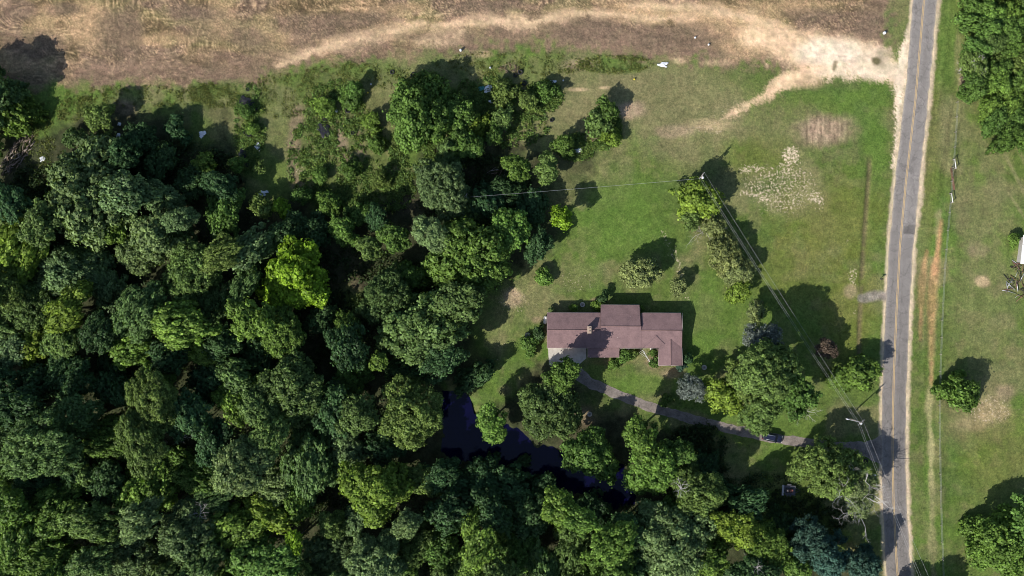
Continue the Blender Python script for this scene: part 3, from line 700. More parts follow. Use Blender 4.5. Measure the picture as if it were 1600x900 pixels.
# ---- trees one can pick out by eye: (seen at px, py, crown radius px, height m, kind, colour, label)
KEY = [
 (462, 432, 56, 16, 'gum', 'lime', 'brightest lime green round tree standing in the middle of the wood'),
 (134, 296, 78, 17, 'oak', 'grey', 'largest grey-green oak right of the log pile at the wood\'s upper left'),
 (652, 170, 58, 10.5, 'oak', 'mid', 'broad green oak alone in the junk meadow just below the bare field'),
 (715, 178, 30, 8, 'oak', 'mid', 'lower right-hand oak touching the broad oak in the junk meadow'),
 (690, 292, 48, 14, 'fine', 'grey', 'soft grey-green tree where the overhead wire from the lawn pole ends'),
 (738, 405, 66, 16, 'oak', 'mid', 'wide spreading oak at the wood\'s edge upper left of the house'),
 (672, 365, 30, 15, 'fine', 'grey', 'greyish small-leaved crown just left of the wide spreading edge oak'),
 (795, 358, 34, 13, 'oak', 'bright', 'fresh green oak on the right flank of the wide spreading edge oak'),
 (660, 512, 68, 16, 'oak', 'forest', 'big knobbly oak at the edge of the wood left of the lawn and house'),
 (603, 462, 46, 13, 'fine', 'forest', 'dull dark tree between the lime green tree and the knobbly edge oak'),
 (640, 645, 56, 17, 'fine', 'olive', 'tall olive tree on the left bank of the pond'),
 (768, 662, 28, 11, 'gum', 'bright', 'leaning green tree hanging over the pond\'s upper bank'),
 (860, 640, 50, 14, 'oak', 'forest', 'big oak between the house patio and the pond'),
 (880, 586, 27, 14, 'oak', 'mid', 'upper crown of oak shading the concrete patio'),
 (922, 710, 42, 12, 'gum', 'mid', 'feathery tree on bare soil at the pond\'s right-hand bank'),
 (1004, 688, 32, 15, 'gum', 'bright', 'bright tree just below the middle of the driveway'),
 (1022, 735, 44, 14, 'oak', 'bright', 'round green tree at the right end of the pond'),
 (1062, 708, 24, 12, 'oak', 'mid', 'lower green tree between driveway and sunlit gap in the shade'),
 (1092, 772, 46, 14, 'fine', 'olive', 'fine-leaved olive tree right of the pond with grey twigs'),
 (1152, 825, 36, 13, 'fine', 'yellow', 'yellow-green slanting tree at the bottom right of the pond wood'),
 (1050, 845, 70, 17, 'fine', 'grey', 'largest grey-green dome at the bottom edge below the pond'),
 (1110, 880, 34, 13, 'oak', 'bright', 'yellowish lower tree touching the right of the large bottom dome'),
 (1200, 855, 38, 12, 'gum', 'bright', 'bright green tree at the bottom edge left of the dark cedars'),
 (1240, 885, 26, 10, 'gum', 'mid', 'small green tree at the very bottom beside the dark cedars'),
 (1262, 845, 34, 12, 'cedar', 'blue', 'upper dark blue-green cedar at the bottom right of the wood'),
 (1300, 875, 36, 12, 'cedar', 'blue', 'middle dark blue-green cedar at the bottom edge'),
 (1348, 890, 32, 11, 'cedar', 'blue', 'lowest dark blue-green cedar nearest the road at the bottom edge'),
 (1180, 905, 40, 14, 'oak', 'dark', 'dark tree cut by the bottom edge below the yellow-green tree'),
 (1200, 578, 50, 20, 'oak', 'olive', 'tall oak right of the house above the driveway'),
 (1245, 615, 36, 14, 'oak', 'mid', 'right-hand oak of the clump above the parked car'),
 (1194, 634, 42, 13, 'fine', 'olive', 'dense olive tree of the clump directly above the parked car'),
 (1132, 620, 30, 11, 'gum', 'yellow', 'yellow-green tree at the left end of the clump above the driveway'),
 (1160, 595, 30, 12, 'fine', 'olive', 'small-leaved tree between the yellow-green tree and the tall oak'),
 (1080, 608, 24, 8, 'wisp', 'silver', 'silvery blue sparse tree right of the house by the driveway'),
 (1300, 733, 52, 13, 'fine', 'olive', 'spreading tree between the driveway and the road with pale right side'),
 (1346, 768, 33, 11, 'wisp', 'pale', 'half-dead tree with bare white branches reaching over the road'),
 (1502, 616, 33, 7, 'oak', 'bright', 'round solitary green tree on the grass beyond the road'),
 (1340, 585, 33, 8, 'gum', 'mid', 'glossy dark-shadowed tree between the power lines and the road'),
 (1572, 850, 56, 13, 'oak', 'bright', 'green tree in the bottom right corner beyond the road'),
 (1612, 815, 40, 14, 'oak', 'mid', 'darker tree cut by the right edge near the bottom corner'),
 (1090, 312, 34, 8, 'gum', 'yellow', 'yellow-green tree under the upper utility pole on the lawn'),
 (1080, 340, 20, 6, 'fine', 'olive', 'small olive tree tucked below the tree at the upper pole'),
 (1114, 352, 20, 5, 'fine', 'pale', 'thin small tree right under the power lines below the upper pole'),
 (1135, 398, 33, 7, 'fine', 'pale', 'wispy pale tree beside the power lines halfway down the lawn'),
 (1158, 424, 27, 6.5, 'fine', 'pale', 'wispy tree touching the power lines just below the halfway tree'),
 (1155, 455, 21, 4, 'fine', 'yellow', 'thin yellowish tree at the lower end of the wispy row'),
 (1180, 487, 19, 5, 'fine', 'pale', 'little pale tree below the wispy row and left of the big shadow'),
 (1003, 425, 30, 8, 'fine', 'pale', 'pale fluffy tree on the lawn above the right half of the house'),
 (1060, 448, 15, 4, 'wisp', 'pale', 'tiny faded sapling on the lawn right of the pale fluffy tree'),
 (1198, 530, 32, 12, 'wisp', 'silver', 'bluish sparse tree inside the big shadow above the clump'),
 (1292, 545, 18, 6, 'wisp', 'purple', 'small purple-brown tree beside the power lines'),
 (875, 340, 18, 9, 'gum', 'lime', 'small lime green tree in deep shade at the lawn\'s upper left edge'),
 (850, 432, 15, 3, 'bush', 'bright', 'low bright bush on the lawn edge left of the house'),
 (806, 262, 24, 9, 'gum', 'bright', 'left of two fresh green young trees above the overhead wire'),
 (855, 263, 22, 8, 'gum', 'olive', 'right of two fresh green young trees above the overhead wire'),
 (729, 226, 26, 9, 'oak', 'mid', 'round tree below the broad meadow oak in the shady gap'),
 (772, 210, 16, 6, 'oak', 'mid', 'small tree in the gap beside the bare soil of the junk meadow'),
 (784, 183, 18, 4, 'bush', 'olive', 'olive bush beside the tyre heap in the junk meadow'),
 (745, 195, 20, 4, 'bush', 'yellow', 'yellowish bush at the right foot of the broad meadow oak'),
 (790, 142, 22, 2.4, 'bush', 'olive', 'wide scrubby bush just below the tyre heap'),
 (855, 142, 17, 3, 'bush', 'mid', 'isolated bush right of the tyre heap'),
 (828, 158, 16, 3, 'bush', 'olive', 'low bush between the tyre heap and the isolated bush'),
 (950, 172, 18, 6, 'oak', 'mid', 'upper tree of the pair beside the bare patch on the dry grass'),
 (935, 192, 22, 4, 'bush', 'olive', 'lower bush of the pair with a white sheet at its foot'),
 (955, 215, 16, 3, 'bush', 'yellow', 'low leafy bush right of the scrap below the pair'),
 (880, 225, 18, 7, 'fine', 'mid', 'small shaded tree with pale junk at its right'),
 (20, 182, 34, 7, 'oak', 'bright', 'green tree at the left edge above the log pile'),
 (-24, 220, 24, 7, 'oak', 'mid', 'dark tree cut by the left edge beside the log pile'),
 (152, 182, 24, 8, 'oak', 'olive', 'olive tree at the wood\'s upper fringe with a bare shaded patch to its right'),
 (114, 216, 20, 7, 'fine', 'forest', 'fine-leaved tree at the fringe right of the grassy lane'),
 (218, 214, 27, 8, 'oak', 'dark', 'shaded tree at the wood\'s upper fringe right of the bare patch'),  # shade on this crown put into its dark leaf colour
 (275, 200, 20, 5, 'oak', 'dark', 'shaded tree at the wood\'s upper fringe left of the small white sheet'),  # dark leaf colour stands in for the shade here too
 (318, 258, 19, 6, 'gum', 'bright', 'fresh green young tree in the shaded clearing below the white sheet'),
 (440, 325, 15, 6, 'gum', 'lime', 'small yellow-lime sapling above the brightest lime green tree'),
 (408, 322, 18, 6, 'gum', 'olive', 'pale sapling left of the small yellow-lime sapling'),
 (512, 318, 22, 4.5, 'gum', 'bright', 'upper of two green trees below the junk meadow'),
 (535, 358, 24, 9, 'oak', 'bright', 'lower of two green trees below the junk meadow'),
 (576, 388, 22, 9, 'gum', 'olive', 'small olive tree above the dull dark tree'),
 (615, 372, 26, 11, 'gum', 'mid', 'slim green tree left of the greyish small-leaved crown'),
 (545, 155, 19, 2.2, 'bush', 'mid', 'larger dark bush in the middle of the junk meadow'),
 (554, 140, 14, 4, 'bush', 'mid', 'round bush at the top right of the junk meadow thicket'),
 (505, 168, 18, 2.2, 'bush', 'bright', 'leafy bush above the black sheeting in the junk meadow'),
 (582, 190, 16, 2.5, 'bush', 'bright', 'leafy bush right of the lone tyre in the junk meadow'),
 (590, 225, 15, 2, 'bush', 'mid', 'bush at the lower right of the junk meadow thicket'),
 (548, 265, 16, 2.6, 'bush', 'mid', 'low bush casting shade at the bottom of the junk meadow'),
 (500, 275, 14, 2, 'bush', 'mid', 'bush at the lower left of the junk meadow'),
 (593, 278, 15, 4.5, 'fine', 'olive', 'rounded tree with a blunt shadow at the meadow\'s lower right'),
 (385, 172, 12, 2, 'bush', 'mid', 'bush beside the uppermost junk of the left row'),
 (394, 200, 11, 2, 'bush', 'bright', 'bush in the middle of the left junk row'),
 (370, 256, 13, 3, 'bush', 'bright', 'bright bush at the lower end of the left junk row'),
 (405, 262, 10, 4, 'bush', 'olive', 'single small bush right of the left junk row'),
 (1022, 566, 9, 3.4, 'bush', 'mid', 'clipped tall shrub against the south-east wing of the house'),
 (1021, 552, 7, 2.6, 'bush', 'mid', 'smaller clipped shrub above the tall one at the south-east wing'),
 (975, 556, 13, 3, 'oak', 'mid', 'dark round shrub right of the porch roof'),
 (990, 552, 9, 1.6, 'bush', 'olive', 'low shrub below the television aerial'),
 (960, 570, 10, 1.6, 'bush', 'mid', 'low shrub in front of the porch'),
 (828, 538, 16, 2.4, 'oak', 'mid', 'bushy tree at the left end of the house by the patio'),
 (843, 520, 12, 4, 'oak', 'dark', 'dark shrub at the house\'s left wall'),
 (897, 482, 7, 1.8, 'bush', 'bright', 'small round shrub behind the left wing of the house'),
 (932, 478, 9, 2.2, 'bush', 'bright', 'leafy shrub at the inner corner behind the house'),
 (943, 464, 9, 3.0, 'oak', 'dark', 'dark shrub behind the raised middle of the house'),
 (861, 484, 5, 1.4, 'bush', 'grey', 'tiny grey shrub at the house\'s upper left corner'),
 (1003, 483, 4.5, 1.4, 'bush', 'bright', 'tiny round shrub at the house\'s inner corner on the right'),
 (1064, 572, 8, 1.8, 'bush', 'blue', 'blue-green shrub at the house\'s lower right corner'),
 (1075, 560, 9, 3.0, 'oak', 'dark', 'dark shrub right of the house wing'),
 (1042, 625, 10, 3, 'oak', 'mid', 'shaded shrub on the driveway\'s upper edge'),
 (1500, 148, 7, 1.6, 'bush', 'bright', 'small bush beside burnt brush at the fence end'),
 (1586, 375, 10, 2.5, 'bush', 'bright', 'weedy bush growing against the white-roofed shed'),
 (-45, 150, 62, 15, 'oak', 'forest', 'tall oak just outside the left edge'),
 (1440, 985, 60, 12, 'oak', 'mid', 'tree below the bottom edge by the road'),
]
for k in KEY:
    cat = 'shrub' if k[4] == 'bush' or (k[2] <= 18 and 'shrub' in k[6]) else 'tree'
    tw = None
    if 'half-dead' in k[6]: tw = (TWIG_BIG[0], 1.5)
    elif k[4] in ('wisp', 'fine') and k[5] in ('pale', 'silver') and k[2] >= 20: tw = (rt.choice(TWIG_SMALL), k[2] / S / 4.2)
    elif 'grey twigs' in k[6]: tw = (TWIG_SMALL[1], 1.2)
    tree(*k[:7], cat=cat, twigs=tw)
    USED_LABELS.add(k[6])

# bare dead things
def bare(px, py, r, zc, label, big=False, name='dead_tree'):
    base = W(px, py, zc); base.z = 0
    root = empty(name, base, rt.uniform(0, 6.28))
    me = rt.choice(TWIG_BIG if big else TWIG_SMALL)
    R0 = 4.6 if big else 2.4
    s = r / S / R0
    link('branches', me, root, (0, 0, zc), None, (s, s, s))
    mb = MB(); mb.tube([(0, 0, -.1), (0, 0, zc * .5), (0, 0, zc - (3 if big else 1.5) * .6 * s + .1)], [.16, .13, .09], 6)
    mb.build('trunk', M_pale, root)
    tag(root, label, 'dead tree')
bare(1255, 643, 22, 2.6, 'grey leafless bush beside the clump above the driveway')
bare(1103, 360, 26, 2.0, 'grey fallen bare branches under the power lines')
bare(1065, 765, 16, 12.5, 'bare grey treetop in the trees right of the pond')
bare(282, 683, 12, 12, 'small white dead snag in the lower left wood')
bare(310, 805, 18, 11, 'grey leafless tree in a dark gap of the lower wood')
bare(1184, 888, 9, 12.5, 'white bare treetop at the bottom edge by the cedars')
bare(1528, 98, 16, 5, 'white dead branches at the edge of the thicket beyond the road')
bare(1503, 108, 13, 1.2, 'fallen white limb at the fence end beyond the road')

# ---- the closed wood: crowns told apart by colour, size and place
WOOD = [
 (25, 395, 46, 14, 'gum', 'yellow'), (20, 335, 34, 14, 'fine', 'olive'), (112, 420, 46, 15, 'oak', 'grey'), (45, 478, 42, 14, 'fine', 'forest'), (102, 482, 32, 13, 'gum', 'yellow'), (172, 350, 27, 13, 'gum', 'bright'), (195, 305, 36, 13, 'oak', 'grey'),
 (236, 366, 36, 15, 'oak', 'grey'), (208, 396, 30, 14, 'fine', 'grey'), (252, 310, 30, 12, 'fine', 'grey'), (278, 342, 22, 11, 'fine', 'grey'), (296, 428, 46, 15, 'fine', 'olive'), (346, 396, 28, 13, 'fine', 'olive'), (386, 392, 32, 13, 'oak', 'grey'), (348, 332, 32, 12, 'oak', 'mid'), (215, 490, 44, 15, 'oak', 'forest'), (280, 508, 44, 16, 'gum', 'bright'), (202, 545, 30, 13, 'gum', 'bright'), (245, 588, 24, 13, 'gum', 'bright'), (390, 500, 32, 13, 'oak', 'bright'),
 (312, 552, 22, 11, 'gum', 'bright'), (370, 592, 36, 14, 'oak', 'forest'), (52, 540, 30, 12, 'gum', 'yellow'), (95, 528, 34, 12, 'fine', 'olive'), (12, 552, 30, 13, 'oak', 'grey'), (165, 450, 32, 13, 'oak', 'grey'), (330, 470, 30, 12, 'fine', 'forest'), (150, 520, 28, 11, 'fine', 'dark'),
 (22, 640, 34, 13, 'oak', 'dark'), (58, 702, 54, 16, 'fine', 'forest'), (172, 685, 38, 15, 'oak', 'mid'), (236, 626, 40, 15, 'fine', 'olive'), (217, 692, 42, 16, 'fine', 'olive'), (292, 652, 36, 13, 'oak', 'dark'), (370, 632, 36, 14, 'oak', 'bright'), (300, 742, 38, 14, 'oak', 'mid'), (225, 772, 46, 16, 'gum', 'bright'), (78, 800, 48, 15, 'oak', 'mid'), (60, 752, 38, 12, 'fine', 'dark'), (8, 790, 30, 13, 'gum', 'bright'), (140, 820, 38, 15, 'fine', 'olive'), (215, 815, 30, 13, 'oak', 'grey'), (285, 835, 42, 15, 'oak', 'grey'), (372, 730, 42, 15, 'oak', 'grey'), (362, 830, 40, 16, 'gum', 'bright'), (200, 872, 50, 15, 'fine', 'grey'), (312, 885, 34, 13, 'oak', 'forest'), (384, 872, 36, 14, 'oak', 'mid'), (60, 872, 46, 14, 'oak', 'mid'), (135, 890, 36, 13, 'fine', 'forest'), (110, 650, 36, 13, 'fine', 'forest'), (110, 585, 36, 12, 'fine', 'dark'), (175, 600, 34, 12, 'oak', 'dark'),
 (455, 615, 54, 16, 'oak', 'forest'), (482, 722, 52, 16, 'oak', 'forest'), (415, 692, 34, 14, 'fine', 'olive'), (430, 760, 32, 13, 'fine', 'grey'), (462, 790, 24, 12, 'gum', 'bright'), (415, 805, 30, 14, 'gum', 'yellow'), (588, 772, 46, 16, 'gum', 'yellow'), (665, 752, 30, 13, 'fine', 'olive'), (540, 705, 32, 12, 'oak', 'grey'), (518, 822, 22, 12, 'fine', 'olive'), (555, 812, 24, 12, 'oak', 'grey'), (458, 850, 16, 11, 'gum', 'lime'), (430, 882, 34, 14, 'oak', 'mid'), (510, 872, 44, 15, 'fine', 'grey'), (582, 880, 42, 15, 'oak', 'grey'), (640, 862, 40, 14, 'fine', 'olive'), (634, 822, 22, 12, 'fine', 'grey'), (686, 860, 28, 14, 'oak', 'mid'), (746, 870, 32, 14, 'gum', 'bright'), (736, 820, 20, 12, 'gum', 'bright'), (745, 765, 32, 10, 'oak', 'dark'), (795, 765, 34, 9, 'oak', 'dark'), (700, 800, 36, 11, 'oak', 'dark'), (690, 745, 26, 9, 'oak', 'dark'),
 (440, 520, 38, 14, 'oak', 'mid'), (540, 545, 32, 11, 'oak', 'dark'), (545, 512, 22, 9, 'oak', 'mid'), (592, 565, 14, 11, 'gum', 'bright'), (545, 595, 28, 12, 'oak', 'mid'), (500, 500, 24, 9, 'oak', 'dark'), (520, 640, 34, 12, 'oak', 'dark'), (560, 650, 30, 11, 'fine', 'forest'), (400, 560, 34, 12, 'oak', 'dark'), (330, 590, 34, 11, 'oak', 'dark'), (600, 700, 28, 11, 'oak', 'dark'),
 (875, 795, 26, 13, 'gum', 'bright'), (910, 815, 22, 12, 'gum', 'bright'), (955, 850, 34, 13, 'gum', 'bright'), (890, 870, 42, 15, 'fine', 'olive'), (830, 810, 32, 10, 'oak', 'dark'), (800, 860, 38, 13, 'oak', 'mid'), (850, 900, 36, 13, 'oak', 'forest'), (985, 830, 26, 10, 'oak', 'dark'), (960, 900, 34, 12, 'oak', 'mid'), (770, 805, 30, 11, 'oak', 'dark'), (985, 880, 24, 11, 'oak', 'dark'),
 (760, 320, 34, 9, 'oak', 'dark'), (830, 325, 28, 8, 'oak', 'dark'), (790, 300, 28, 8, 'fine', 'dark'), (735, 330, 28, 10, 'fine', 'forest'), (840, 385, 22, 7, 'oak', 'dark'), (720, 470, 34, 13, 'oak', 'forest'), (640, 430, 26, 10, 'oak', 'mid'), (690, 560, 30, 9, 'oak', 'dark'), (740, 590, 26, 8, 'oak', 'dark'), (640, 580, 28, 9, 'oak', 'dark'), (700, 240, 26, 8, 'fine', 'forest'),
 (490, 360, 26, 9, 'oak', 'dark'), (440, 365, 26, 9, 'oak', 'dark'), (400, 430, 26, 10, 'oak', 'dark'), (300, 285, 28, 8, 'oak', 'dark'), (340, 290, 26, 8, 'fine', 'dark'), (245, 255, 30, 9, 'oak', 'dark'), (190, 240, 26, 8, 'fine', 'dark'), (280, 380, 28, 11, 'fine', 'forest'), (14, 318, 26, 11, 'oak', 'dark'), (375, 450, 28, 11, 'oak', 'forest'), (60, 600, 34, 12, 'oak', 'dark'), (110, 730, 30, 11, 'oak', 'dark'), (20, 840, 30, 12, 'oak', 'mid'), (255, 730, 26, 11, 'oak', 'dark'), (330, 690, 32, 12, 'oak', 'dark'), (330, 780, 32, 12, 'fine', 'forest'), (165, 755, 30, 11, 'oak', 'dark'),
 (-12, 440, 40, 14, 'fine', 'olive'), (-14, 500, 36, 13, 'oak', 'forest'), (-10, 600, 38, 13, 'oak', 'dark'), (-12, 690, 40, 14, 'fine', 'forest'), (-14, 745, 34, 13, 'oak', 'mid'), (-10, 880, 38, 13, 'oak', 'mid'), (-24, 305, 30, 12, 'oak', 'dark'), (-20, 355, 30, 13, 'fine', 'olive'), (95, 925, 40, 13, 'oak', 'mid'), (255, 925, 40, 13, 'oak', 'forest'), (350, 925, 36, 13, 'oak', 'mid'), (470, 925, 38, 13, 'fine', 'olive'), (545, 925, 34, 13, 'oak', 'forest'), (620, 920, 36, 13, 'oak', 'mid'), (700, 915, 38, 13, 'oak', 'forest'), (775, 918, 36, 13, 'fine', 'forest'), (910, 925, 38, 14, 'oak', 'mid'), (1010, 930, 36, 13, 'oak', 'forest'), (140, 745, 30, 13, 'oak', 'forest'), (400, 640, 30, 13, 'fine', 'forest'), (345, 540, 30, 12, 'oak', 'dark'), (130, 350, 30, 15, 'oak', 'grey'), (75, 440, 30, 13, 'oak', 'grey'), (60, 350, 30, 14, 'oak', 'forest'), (260, 560, 30, 11, 'oak', 'dark'),
 (752, 738, 28, 9, 'oak', 'dark'), (848, 772, 28, 9, 'oak', 'dark'), (930, 800, 26, 8, 'oak', 'dark'),
 (1100, 735, 26, 8, 'oak', 'dark'), (1130, 770, 26, 8, 'oak', 'dark'), (1170, 790, 28, 9, 'oak', 'dark'), (1060, 790, 24, 9, 'oak', 'mid'), (1220, 820, 24, 8, 'oak', 'dark'), (820, 720, 10, 2.5, 'bush', 'dark'), (560, 335, 20, 8, 'oak', 'mid'), (590, 340, 20, 7, 'oak', 'dark'), (470, 306, 14, 3, 'oak', 'mid'),
]
LAND = [('the brightest lime tree', 462, 432), ('the log pile', 28, 240), ('the pond', 780, 690), ('the knobbly edge oak', 660, 512), ('the largest bottom dome', 1050, 845), ('the broad meadow oak', 648, 168), ('the lowest-left olive tree', 225, 772), ('the house', 960, 520)]
def words(n):
    return ('no', 'one', 'two', 'three', 'four', 'five', 'six', 'seven', 'eight', 'nine', 'ten', 'eleven', 'twelve', 'thirteen', 'fourteen')[min(n, 14)]
LAND = [l for l in LAND if l[0] != 'the lowest-left olive tree']
# further landmarks inside the wood that are easy to find
LAND += [('the left edge', 0, 640), ('the photo\'s bottom left corner', 0, 900)]
def place_label(px, py, r, kind, colour, tall):
    size = 'small' if r < 27 else 'large' if r > 41 else 'medium'
    order = sorted(LAND, key=lambda l: math.hypot(px - l[1], py - l[2]))
    for unit in (30, 24, 19):
        for nm, lx, ly in order[:5]:
            dx, dy = px - lx, py - ly
            a, b = int(round(abs(dx) / unit)), int(round(abs(dy) / unit))
            if math.hypot(dx, dy) < 26: continue
            if max(a, b) > 14: continue
            parts = []
            if a: parts.append('%s steps %s' % (words(a), 'left' if dx < 0 else 'right'))
            if b: parts.append('%s %s' % (words(b), 'above' if dy < 0 else 'below'))
            lab = '%s %s tree, %s %s' % (size, WORD[colour], ' and '.join(parts), nm if b else 'of ' + nm)
            lab = lab.replace('one steps', 'one step')
            if lab not in USED_LABELS and 4 <= len(lab.split()) <= 16:
                USED_LABELS.add(lab); return lab
    return None
rk0 = random.Random(31)
for t in WOOD:
    t = (t[0], t[1], t[2] * 1.10, t[3] * rk0.choice((rk0.uniform(.55, .9), rk0.uniform(.95, 1.6)))) + t[4:]
    lab = place_label(t[0], t[1], t[2], t[4], t[5], t[3])
    if (t[0], t[1]) == (588, 772): lab = 'bright yellow-green tree lower in the wood left of the pond'; USED_LABELS.add(lab)
    cat = 'shrub' if t[4] == 'bush' else 'tree'
    tree(*t, lab, cat=cat, group='trees of the closed wood')

# thicket beyond the road, upper right
rk = random.Random(9)
TH = []
for j, y in enumerate((-18, 12, 42, 72, 102, 132, 162, 192, 222)):
    x0 = (1520, 1518, 1522, 1524, 1530, 1528, 1548, 1562, 1576)[j]
    x = x0 + rk.uniform(-3, 3); i = 0
    while x < 1655:
        TH.append((x, y + rk.uniform(-8, 8), rk.uniform(20, 28), rk.uniform(3.2, 5.6), rk.choice(('fine', 'fine', 'oak')), rk.choice(('bright', 'mid', 'olive', 'mid')), j, i))
        x += rk.uniform(28, 36); i += 1
ORD = ('first', 'second', 'third', 'fourth', 'fifth', 'sixth')
for x, y, r, top, kd, cl, j, i in TH:
    lab = '%s crown from the verge in the thicket\'s %s row from the top, %s' % (ORD[i], ('topmost cut-off', 'first', 'second', 'third', 'fourth', 'fifth', 'sixth', 'seventh', 'lowest')[j], WORD[cl])
    tree(x, y, r, top, kd, cl, lab, group='thicket beyond the road')

# ------------------------------------------------------------------ rank weeds and rough grass: nobody could count them
def weeds(name, label, cat, spots, n, seed, colour, hmax, leaf, per, spread=1.0):
    g = np.random.default_rng(seed)
    P = []
    while len(P) < n:
        s = spots[g.integers(len(spots))]
        a = g.uniform(0, 6.283); d = math.sqrt(g.uniform()) 
        x = s[0] + math.cos(a) * d * s[2]; y = s[1] + math.sin(a) * d * s[3]
        if g.uniform() < fbm(np.array([x / 14]), np.array([y / 14]), 5, 3)[0] * 1.7 - .45: P.append((x, y))
    P = np.array(P)
    m = len(P)
    zg = land(P[:, 0], P[:, 1])[2]
    idx = np.repeat(np.arange(m), per); k = len(idx)
    size = g.uniform(.35, 1.0, m)[idx]
    off = g.normal(size=(k, 2)) * (.36 * spread * size)[:, None]
    hh = g.uniform(.05, 1, k) * hmax * size * np.exp(-(off ** 2).sum(1) * 1.5 / spread ** 2)
    pos = np.stack([(P[idx, 0] - 800) / S + off[:, 0], (450 - P[idx, 1]) / S + off[:, 1], zg[idx] + hh], 1)
    nor = np.concatenate([off * .8, np.full((k, 1), .6)], 1) + g.normal(size=(k, 3)) * .35
    nor /= np.linalg.norm(nor, axis=1)[:, None]
    t = np.cross(nor, g.normal(size=(k, 3))); t /= np.linalg.norm(t, axis=1)[:, None]
    b = np.cross(nor, t)
    s = leaf * g.uniform(.6, 1.4, k)
    ln = t * s[:, None]; wd = b * (s * .36)[:, None]; dr = nor * (s * .15)[:, None]
    v = np.stack([pos - ln * .5 - dr, pos + wd + dr, pos + ln * .55 - dr, pos - wd + dr], 1).reshape(-1, 3)
    br = g.uniform(.6, 1.35, m)[idx] * g.uniform(.75, 1.25, k); ye = g.uniform(0, 1, m)[idx] ** 2 * .4
    c = np.stack([br * (1 + ye), br * (1 + ye * .25), br * (1 - ye * .2), np.ones(k)], 1)
    o = link(name, arr_mesh(name, v, np.arange(k * 4).reshape(k, 4), M_leaf, False, np.repeat(c, 4, 0)))
    o.color = (*colour, 1)
    tag(o, label, cat, kind='stuff')
weeds('weeds', 'rank green weeds over the junk meadow', 'weeds', [(525, 170, 50, 45), (560, 240, 55, 60), (480, 250, 30, 60), (390, 200, 24, 70), (760, 150, 60, 30), (700, 240, 40, 30), (640, 240, 40, 40), (850, 150, 30, 24), (945, 200, 26, 34), (800, 190, 60, 40), (600, 300, 50, 30), (520, 300, 40, 30), (900, 230, 30, 20)], 5000, 3, (.106, .180, .046), .7, .36, 18, 1.25)
weeds('rough_grass', 'tall rough grass between the bare field and the wood', 'grass', [(230, 150, 160, 16), (120, 170, 60, 20), (60, 220, 26, 50), (440, 150, 60, 34), (560, 120, 90, 22), (800, 100, 120, 20), (960, 100, 60, 14), (330, 150, 60, 20)], 2600, 4, (.115, .150, .042), .35, .24, 9)
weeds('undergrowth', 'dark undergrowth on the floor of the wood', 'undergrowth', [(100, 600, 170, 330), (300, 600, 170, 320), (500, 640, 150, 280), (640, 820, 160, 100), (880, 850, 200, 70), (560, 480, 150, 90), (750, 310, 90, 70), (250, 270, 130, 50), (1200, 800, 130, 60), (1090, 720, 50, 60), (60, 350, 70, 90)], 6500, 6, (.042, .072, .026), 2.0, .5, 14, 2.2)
weeds('vines', 'bright climbing vines matted over the thicket beyond the road', 'vines', [(1565, 60, 50, 80), (1580, 150, 50, 70), (1535, 60, 26, 80), (1600, 100, 50, 130)], 2600, 8, (.095, .150, .038), 3.6, .42, 16, 2.0)

# ------------------------------------------------------------------ house
def roof_material():
    m, nt, p = new_mat('brown_shingles')
    tc = N(nt, 'ShaderNodeTexCoord')
    n1 = noise_node(nt, 0.5, 6, 0.7); n2 = noise_node(nt, 5, 4, 0.7)
    r1 = ramp(nt, n1.outputs[0], [(0.28, (0.130, 0.086, 0.088)), (0.5, (0.185, 0.119, 0.118)), (0.74, (0.225, 0.147, 0.144))])
    r2 = ramp(nt, n2.outputs[0], [(0.3, (0.8, 0.8, 0.8)), (0.7, (1.2, 1.2, 1.2))])
    c = mixc(nt, r1.outputs[0], r2.outputs[0], 1.0, 'MULTIPLY')
    nt.links.new(c, p.inputs['Base Color'])
    p.inputs['Roughness'].default_value = 0.85; p.inputs['Specular IOR Level'].default_value = 0.25
    w = N(nt, 'ShaderNodeTexWave', wave_type='BANDS', bands_direction='Z', wave_profile='SAW')
    w.inputs['Scale'].default_value = 2.2; w.inputs['Distortion'].default_value = .25
    nt.links.new(tc.outputs['Object'], w.inputs['Vector'])
    add = N(nt, 'ShaderNodeMath', operation='ADD')
    nt.links.new(w.outputs['Fac'], add.inputs[0]); nt.links.new(n2.outputs[0], add.inputs[1])
    bump(nt, p, add.outputs[0], 0.35, 0.03)
    return m
M_roof = roof_material()
M_ridge = simple('ridge_shingles', (0.17, 0.105, 0.095), None, 4, 0.85)
M_brick = None
def brick_material():
    m, nt, p = new_mat('red_brick_wall')
    tc = N(nt, 'ShaderNodeTexCoord')
    b = N(nt, 'ShaderNodeTexBrick')
    b.inputs['Scale'].default_value = 1.0; b.inputs['Brick Width'].default_value = .22; b.inputs['Row Height'].default_value = .075; b.inputs['Mortar Size'].default_value = .008
    b.inputs['Color1'].default_value = (.24, .10, .07, 1); b.inputs['Color2'].default_value = (.31, .15, .10, 1); b.inputs['Mortar'].default_value = (.42, .39, .35, 1)
    mp = N(nt, 'ShaderNodeMapping'); mp.inputs['Rotation'].default_value = (math.pi / 2, 0, 0)
    nt.links.new(tc.outputs['Object'], mp.inputs[0]); nt.links.new(mp.outputs[0], b.inputs['Vector'])
    nt.links.new(b.outputs['Color'], p.inputs['Base Color'])
    p.inputs['Roughness'].default_value = .9
    bump(nt, p, b.outputs['Fac'], -.4, .01)
    return m
M_brick = brick_material()
M_white = simple('white_paint', (0.80, 0.79, 0.76), (0.68, 0.67, 0.64), 3, 0.6, bstr=.05)
M_trim = simple('roof_edge_metal', (0.50, 0.42, 0.38), (0.40, 0.34, 0.31), 3, 0.5, bstr=.05)
M_conc = simple('pale_concrete', (0.52, 0.49, 0.43), (0.38, 0.35, 0.30), 1.4, 0.9)
